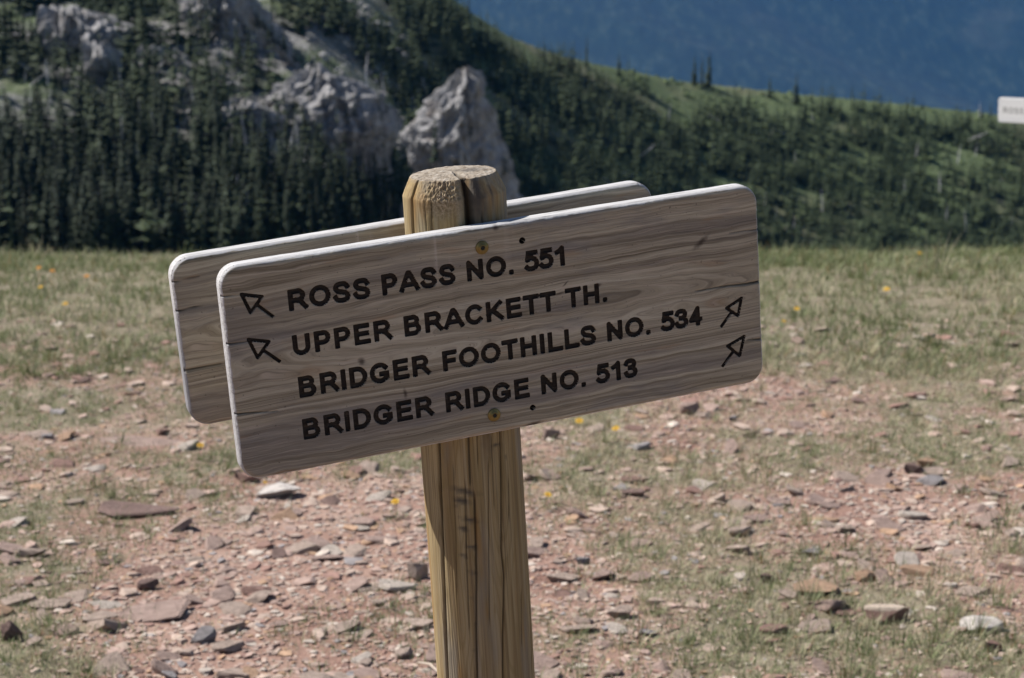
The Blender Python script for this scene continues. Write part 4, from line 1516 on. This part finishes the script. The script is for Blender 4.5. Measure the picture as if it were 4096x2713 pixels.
crack, stain, dr = post_detail(TD, ZB, RP)
lump = .0012 * fbm(np.stack([TD / 40, ZB * 2.2, ZB * 0], -1), 3, 95)
fine_ = .00035 * fbm(np.stack([TD / 1.6, ZB * 9, ZB * 0], -1), 2, 96)
R_body = RP + lump + fine_ + dr
rough_b = np.clip(1 - np.abs(TD + 14) / 30, 0, 1) * np.clip((ZB - .125 + .012 * fbm(np.stack([TD / 9, ZB * 40, ZB * 0], -1), 3, 97)) / .012, 0, 1)
R_body -= rough_b * (.0016 + .0022 * fbm(np.stack([TD / 3.2, ZB * 260, ZB * 0], -1), 3, 98))
rows_R, rows_Z = [R_body], [ZB]
at_c, at_s, at_r, at_t = [crack], [stain], [rough_b], [np.zeros_like(ZB)]
# chamfer
nc = 22
kc = np.linspace(0, 1, nc + 1)[1:]
T2, K2 = np.meshgrid(TD[:, 0], kc, indexing='ij')
ztop = .1665 + .0012 * np.sin(np.radians(T2 - 40))
Zc = .146 + (ztop - .146) * K2
Rc = RP - (RP - .0462) * K2 ** 1.1
c2, s2, d2 = post_detail(T2, Zc, RP)
ro = np.clip(1.15 - np.abs(T2 + 14) / 30, 0, 1)
nz = fbm(np.stack([T2 / 3.2, Zc * 260, Zc * 0], -1), 4, 98)
Rc = Rc + d2 * np.where(np.abs(T2 - 15) < 10, 1, .8) - ro * (.0020 + .0042 * nz) + .0006 * fbm(np.stack([T2 / 2, Zc * 600, Zc * 0], -1), 2, 99)
rows_R.append(Rc); rows_Z.append(Zc); at_c.append(c2); at_s.append(s2); at_r.append(ro); at_t.append(np.clip((K2 - .8) * 4, 0, 1) * .6)
# end grain
nt = 46
kt = np.linspace(1, 0.0, nt + 1)[1:]
T3, K3 = np.meshgrid(TD[:, 0], kt, indexing='ij')
xt, yt = K3 * np.sin(np.radians(T3)), K3 * np.cos(np.radians(T3))
Rt = K3 * (.0462 + (Rc[:, -1:] - .0462) * K3 ** 3)
zt = .1665 + .0012 * np.sin(np.radians(T3 - 40)) * K3 + .0022 * (1 - K3 ** 3)
rg = fbm(np.stack([xt * 9, yt * 9, xt * 0], -1), 4, 101)
zt = zt + .0020 * rg + .0006 * fbm(np.stack([xt * 30, yt * 30, xt * 0], -1), 2, 103)
a0 = math.radians(15)
along = xt * math.sin(a0) + yt * math.cos(a0)
across = xt * math.cos(a0) - yt * math.sin(a0)
split = np.exp(-(across / (.035 + .03 * np.clip(along, 0, 1))) ** 2) * np.clip((along - .15) / .2, 0, 1)
b0 = math.radians(60)
al2, ac2 = xt * math.sin(b0) + (yt + .1) * math.cos(b0), xt * math.cos(b0) - (yt + .1) * math.sin(b0)
split2 = .8 * np.exp(-((ac2 - .05 * np.sin(al2 * 9)) / .07) ** 2) * np.clip(1 - np.abs(al2 - .1) / .45, 0, 1)
zt = zt - .010 * split - .0025 * split2
st3 = np.clip(1.1 * np.exp(-(((xt - .42) / .38) ** 2 + ((yt + .05) / .35) ** 2)) + .5 * rg - .25, 0, .8)
rows_R.append(Rt); rows_Z.append(zt); at_c.append(np.maximum(split, split2 * .9)); at_s.append(np.maximum(st3, 0)); at_r.append(np.zeros_like(zt)); at_t.append(np.ones_like(zt))
RR, ZZ = np.concatenate(rows_R, 1), np.concatenate(rows_Z, 1)
Vp = np.stack([RR * np.sin(TH[:, :1]), -RR * np.cos(TH[:, :1]), ZZ], -1)
nrow = RR.shape[1]
pm = make_mesh('post', Vp.reshape(-1, 3), grid_faces(len(th), nrow, True), True, {'crack': np.concatenate(at_c, 1).reshape(-1), 'stain': np.concatenate(at_s, 1).reshape(-1), 'rough': np.concatenate(at_r, 1).reshape(-1), 'top': np.concatenate(at_t, 1).reshape(-1)})
post = obj('sign_post', pm, M_post)
post.matrix_world = frame_matrix(PM, RT, -FR, AX)
tag(post, 'round cracked timber post with a frayed weathered top, carrying two trail boards', 'post')

# ------------------------------------------------------------------ the trail sign boards
BC = np.array([-0.003655, 2.016792, 1.127226])
BR_ = np.array([0.930324, 0.356729, 0.085104])
BU = np.array([-0.072260, -0.049204, 0.996171])
BN = np.cross(BR_, BU)
lines = [
    ('ROSS PASS NO. 551', 57.6, 80.2, [('ROSS', -233, -146.5), ('PASS', -134, -54), ('NO.', -41.4, 10.7), ('551', 23.0, 69)]),
    ('UPPER BRACKETT TH.', 10.3, 32.6, [('UPPER', -233.4, -127), ('BRACKETT', -114.3, 56.2), ('TH.', 66.3, 115)]),
    ('BRIDGER FOOTHILLS NO. 534', -34.6, -12.0, [('BRIDGER', -231.8, -89.3), ('FOOTHILLS', -76, 99.2), ('NO.', 112, 163.6), ('534', 176, 226.5)]),
    ('BRIDGER RIDGE NO. 513', -79.8, -57.3, [('BRIDGER', -232.2, -89.8), ('RIDGE', -76.6, 18.8), ('NO.', 32, 84), ('513', 96, 145.5)]),
]
groups = []
for txt, y0, y1, ws in lines:
    st = []
    for wd, x0, x1 in ws:
        s, hw = word_strokes(wd, x0 / 1000, x1 / 1000, y0 / 1000, y1 / 1000)
        st += s
    groups.append(('lettering', 'routed dark line reading ' + txt, st, hw))
arrows = [('upper left', [(-279.4, 83.2), (-259.1, 77.7), (-272.4, 63.3)], (-265.2, 70.5), (-250.6, 55.9)),
          ('lower left', [(-277.6, 35.9), (-257.2, 30.3), (-270.4, 15.7)], (-263.2, 21.9), (-248.9, 8.3)),
          ('upper right', [(274.8, -12.4), (256.2, -20.5), (269.9, -31.4)], (262.0, -26.2), (249.3, -39.7)),
          ('lower right', [(276.4, -56.5), (255.4, -63.9), (270.0, -77.7)], (262.2, -71.2), (248.8, -85.6))]
for nm, tri, a, b in arrows:
    T_ = np.array(tri + [tri[0]]) / 1000
    groups.append(('arrow', 'routed open-headed arrow at the %s of the board' % nm, [T_, np.array([a, b]) / 1000], .0019))
front = empty('sign_board')
sign_board(front, .600, .2262, .0235, .021, .0055, .00086, groups, M_board,
           cracks=[([(.3, .0026), (.262, .004), (.2195, .0054)], .0011, .004), ([(.3, .0618), (.264, .0634)], .0006, .002), ([(.3, -.0635), (.2785, -.0615)], .0007, .003),
                   ([(-.3, .0349), (-.279, .0336)], .0008, .003), ([(-.3, -.0395), (-.2557, -.0434)], .0007, .003), ([(-.3, .0846), (-.281, .083)], .0006, .002)],
           holes=[(.0225, .0921, .0035), (.0207, -.0920, .0033)],
           stains=[(.229, .0585, .011, .0035, .65), (-.0057, .1100, .004, .003, 0), (.105, .0300, .004, .002, .3), (-.163, -.0075, .0035, .0045, 0.3), (.061, .0285, .008, .0013, .1), (-.1195, -.050, .0022, .006, .1), (.02, -.1105, .012, .0025, .1), (.068, .038, .005, .001, .7)])
front.matrix_world = frame_matrix(BC, BR_, BU, BN)
tag(front, 'front weathered wooden trail board with four routed lines and arrows', 'sign')

# screws with flanged gold heads and a six-lobe recess
M_gold = plain('zinc_screw', (0.20, 0.155, 0.06), 0.42, 0.8, .35, 160)
M_recess = plain('screw_recess', (0.02, 0.02, 0.018), 0.7, 0)


def lathe(prof, seg=28):
    V, F = [], []
    for r, z in prof:
        for a in np.linspace(0, 2 * math.pi, seg, endpoint=False):
            V.append((r * math.cos(a), r * math.sin(a), z))
    for i in range(len(prof) - 1):
        for j in range(seg):
            j2 = (j + 1) % seg
            F.append((i * seg + j, i * seg + j2, (i + 1) * seg + j2, (i + 1) * seg + j))
    return np.array(V), np.array(F)


hv, hf = lathe([(.0072, -.0006), (.0072, .0004), (.0066, .0010), (.0048, .0012), (.0042, .0018), (.0030, .0026), (.0024, .0027), (.0023, .0012), (.0001, .0010)])
head_me = make_mesh('screw', hv, hf, True)
a = np.linspace(0, 2 * math.pi, 36, endpoint=False)
rr = .0020 + .00045 * np.cos(6 * a)
rv = np.concatenate([np.stack([rr * np.cos(a), rr * np.sin(a), np.full(36, .00275)], 1), [[0, 0, .0027]]])
rf = np.array([(i, (i + 1) % 36, 36) for i in range(36)])
rec_me = make_mesh('screw_recess', rv, rf, False)
for sx, sy in ((-.0225, .0916), (-.0238, -.0917)):
    s_ = obj('screw', head_me, M_gold, front)
    s_.location = (sx, sy, .0004)
    r_ = obj('screw_recess', rec_me, M_recess, s_)
    r_.location = (0, 0, .00002)

back = empty('sign_board')
bo = BC + BR_ * -.0438 + BU * .0075 - BN * .1306
ang = math.radians(.6)
br2 = BR_ * math.cos(ang) + BU * math.sin(ang)
bu2 = BU * math.cos(ang) - BR_ * math.sin(ang)
sign_board(back, .558, .187, .025, .022, .0055, .0016, [], M_back,
           cracks=[([(-.28, .038), (-.238, .040)], .0009, .003), ([(-.28, -.029), (-.238, -.0275)], .0011, .004), ([(-.28, .07), (-.25, .071)], .0006, .002)],
           grey_end=1.0, stains=[(-.222, .064, .004, .0012, 0), (-.226, .069, .001, .004, 0), (-.2, .075, .002, .001, 0)])
back.matrix_world = frame_matrix(bo, br2, bu2, BN)
tag(back, 'rear trail board behind the post, seen from its plain back', 'sign')

# far small sign at the right edge
fp = ray(3992, 440)
fd = 14.0
fo_ = np.array([fp[0] / fp[1] * fd, fd, CAM[2] + fp[2] / fp[1] * fd])
yaw = math.radians(52)
fr_ = np.array([math.cos(yaw), -math.sin(yaw), .0])
tl_ = math.radians(3.0)
fr_ = np.array([fr_[0] * math.cos(tl_), fr_[1] * math.cos(tl_), math.sin(tl_)])
fu_ = np.array([-math.sin(tl_) * math.cos(yaw), math.sin(tl_) * math.sin(yaw), math.cos(tl_)])
fn_ = np.cross(fr_, fu_)
fw, fh = .62, .178
far = empty('sign_board')
st, hw = word_strokes('ROSS', -fw / 2 + .045, -fw / 2 + .225, -.024, .022)
st2, _ = word_strokes('PASS', -fw / 2 + .262, -fw / 2 + .43, -.024, .022)
sign_board(far, fw, fh, .030, .022, .006, .0022, [('lettering', 'worn routed line on the far sign', st + st2, hw * .7)], M_white, depth=.0016, ink=plain('faded_ink', (.16, .155, .15), .9, 0, .5, 90))
fc_ = fo_ + fr_ * (fw / 2)
far.matrix_world = frame_matrix(fc_, fr_, fu_, fn_)
tag(far, 'bleached whitish trail board at the right picture edge beyond the meadow', 'sign')
gz_ = float(ground_z(fc_[0], fc_[1]))
pp = fc_ - fn_ * (.030 + .052)
tv, tf = tube([(0, 0, gz_ - .5 - pp[2]), (0, 0, -.05), (0, 0, .15), (0, 0, .165)], [.052, .052, .052, .043], 28)
cap_ = np.array([[84 + j, 84 + (j + 1) % 28, 112] for j in range(28)])
fpost = obj('sign_post', make_mesh('sign_post', np.concatenate([tv, [[0, 0, .166]]]), [tf, cap_], True, {'crack': np.zeros(113), 'stain': np.zeros(113), 'rough': np.zeros(113), 'top': np.zeros(113)}), M_post)
fpost.location = pp
tag(fpost, 'far timber post carrying the bleached sign at the right edge', 'post')

# ------------------------------------------------------------------ haze
zlo = min(float(GZ.min()), float(HZ.min()), float(MZ.min())) - 1
zhi = max(float(MZ.max()), float(HZ.max()) + 25) + 30
hx, hy0, hy1 = 9000, -400, 16400
hv = np.array([(x, y, z) for x in (-hx, hx) for y in (hy0, hy1) for z in (zlo, zhi)], float)
hf = np.array([(0, 1, 3, 2), (4, 6, 7, 5), (0, 4, 5, 1), (2, 3, 7, 6), (0, 2, 6, 4), (1, 5, 7, 3)])
hm = bpy.data.materials.new('haze')
hm.use_nodes = True
hm.node_tree.nodes.remove(hm.node_tree.nodes['Principled BSDF'])
pv = hm.node_tree.nodes.new('ShaderNodeVolumePrincipled')
pv.inputs['Color'].default_value = (0.06, 0.36, 1.0, 1)
pv.inputs['Density'].default_value = 0.0000165
pv.inputs['Anisotropy'].default_value = 0.0
hm.node_tree.links.new(pv.outputs[0], hm.node_tree.nodes['Material Output'].inputs['Volume'])
haze = obj('haze', make_mesh('haze', hv, hf), hm)
tag(haze, 'thin blue air between the meadow and the far mountain', 'haze', kind='stuff')

# look-alikes that share a wording are told apart by their order in the row
ORD = ['first', 'second', 'third', 'fourth', 'fifth', 'sixth', 'seventh', 'eighth', 'ninth', 'tenth', 'eleventh', 'twelfth', 'thirteenth', 'fourteenth', 'fifteenth', 'sixteenth']
alike = {}
for o in list(COL.objects):
    if o.parent is None and 'group' in o and 'label' in o:
        alike.setdefault(o['label'], []).append(o)
for lab, obs in alike.items():
    if 1 < len(obs) <= len(ORD):
        obs.sort(key=lambda o: float(project(np.array(o.location))[0]))
        short_lab = lab.replace(' the ', ' ')
        for o, w in zip(obs, ORD):
            o['label'] = ' '.join(('%s, %s from left' % (short_lab, w)).split()[-16:])
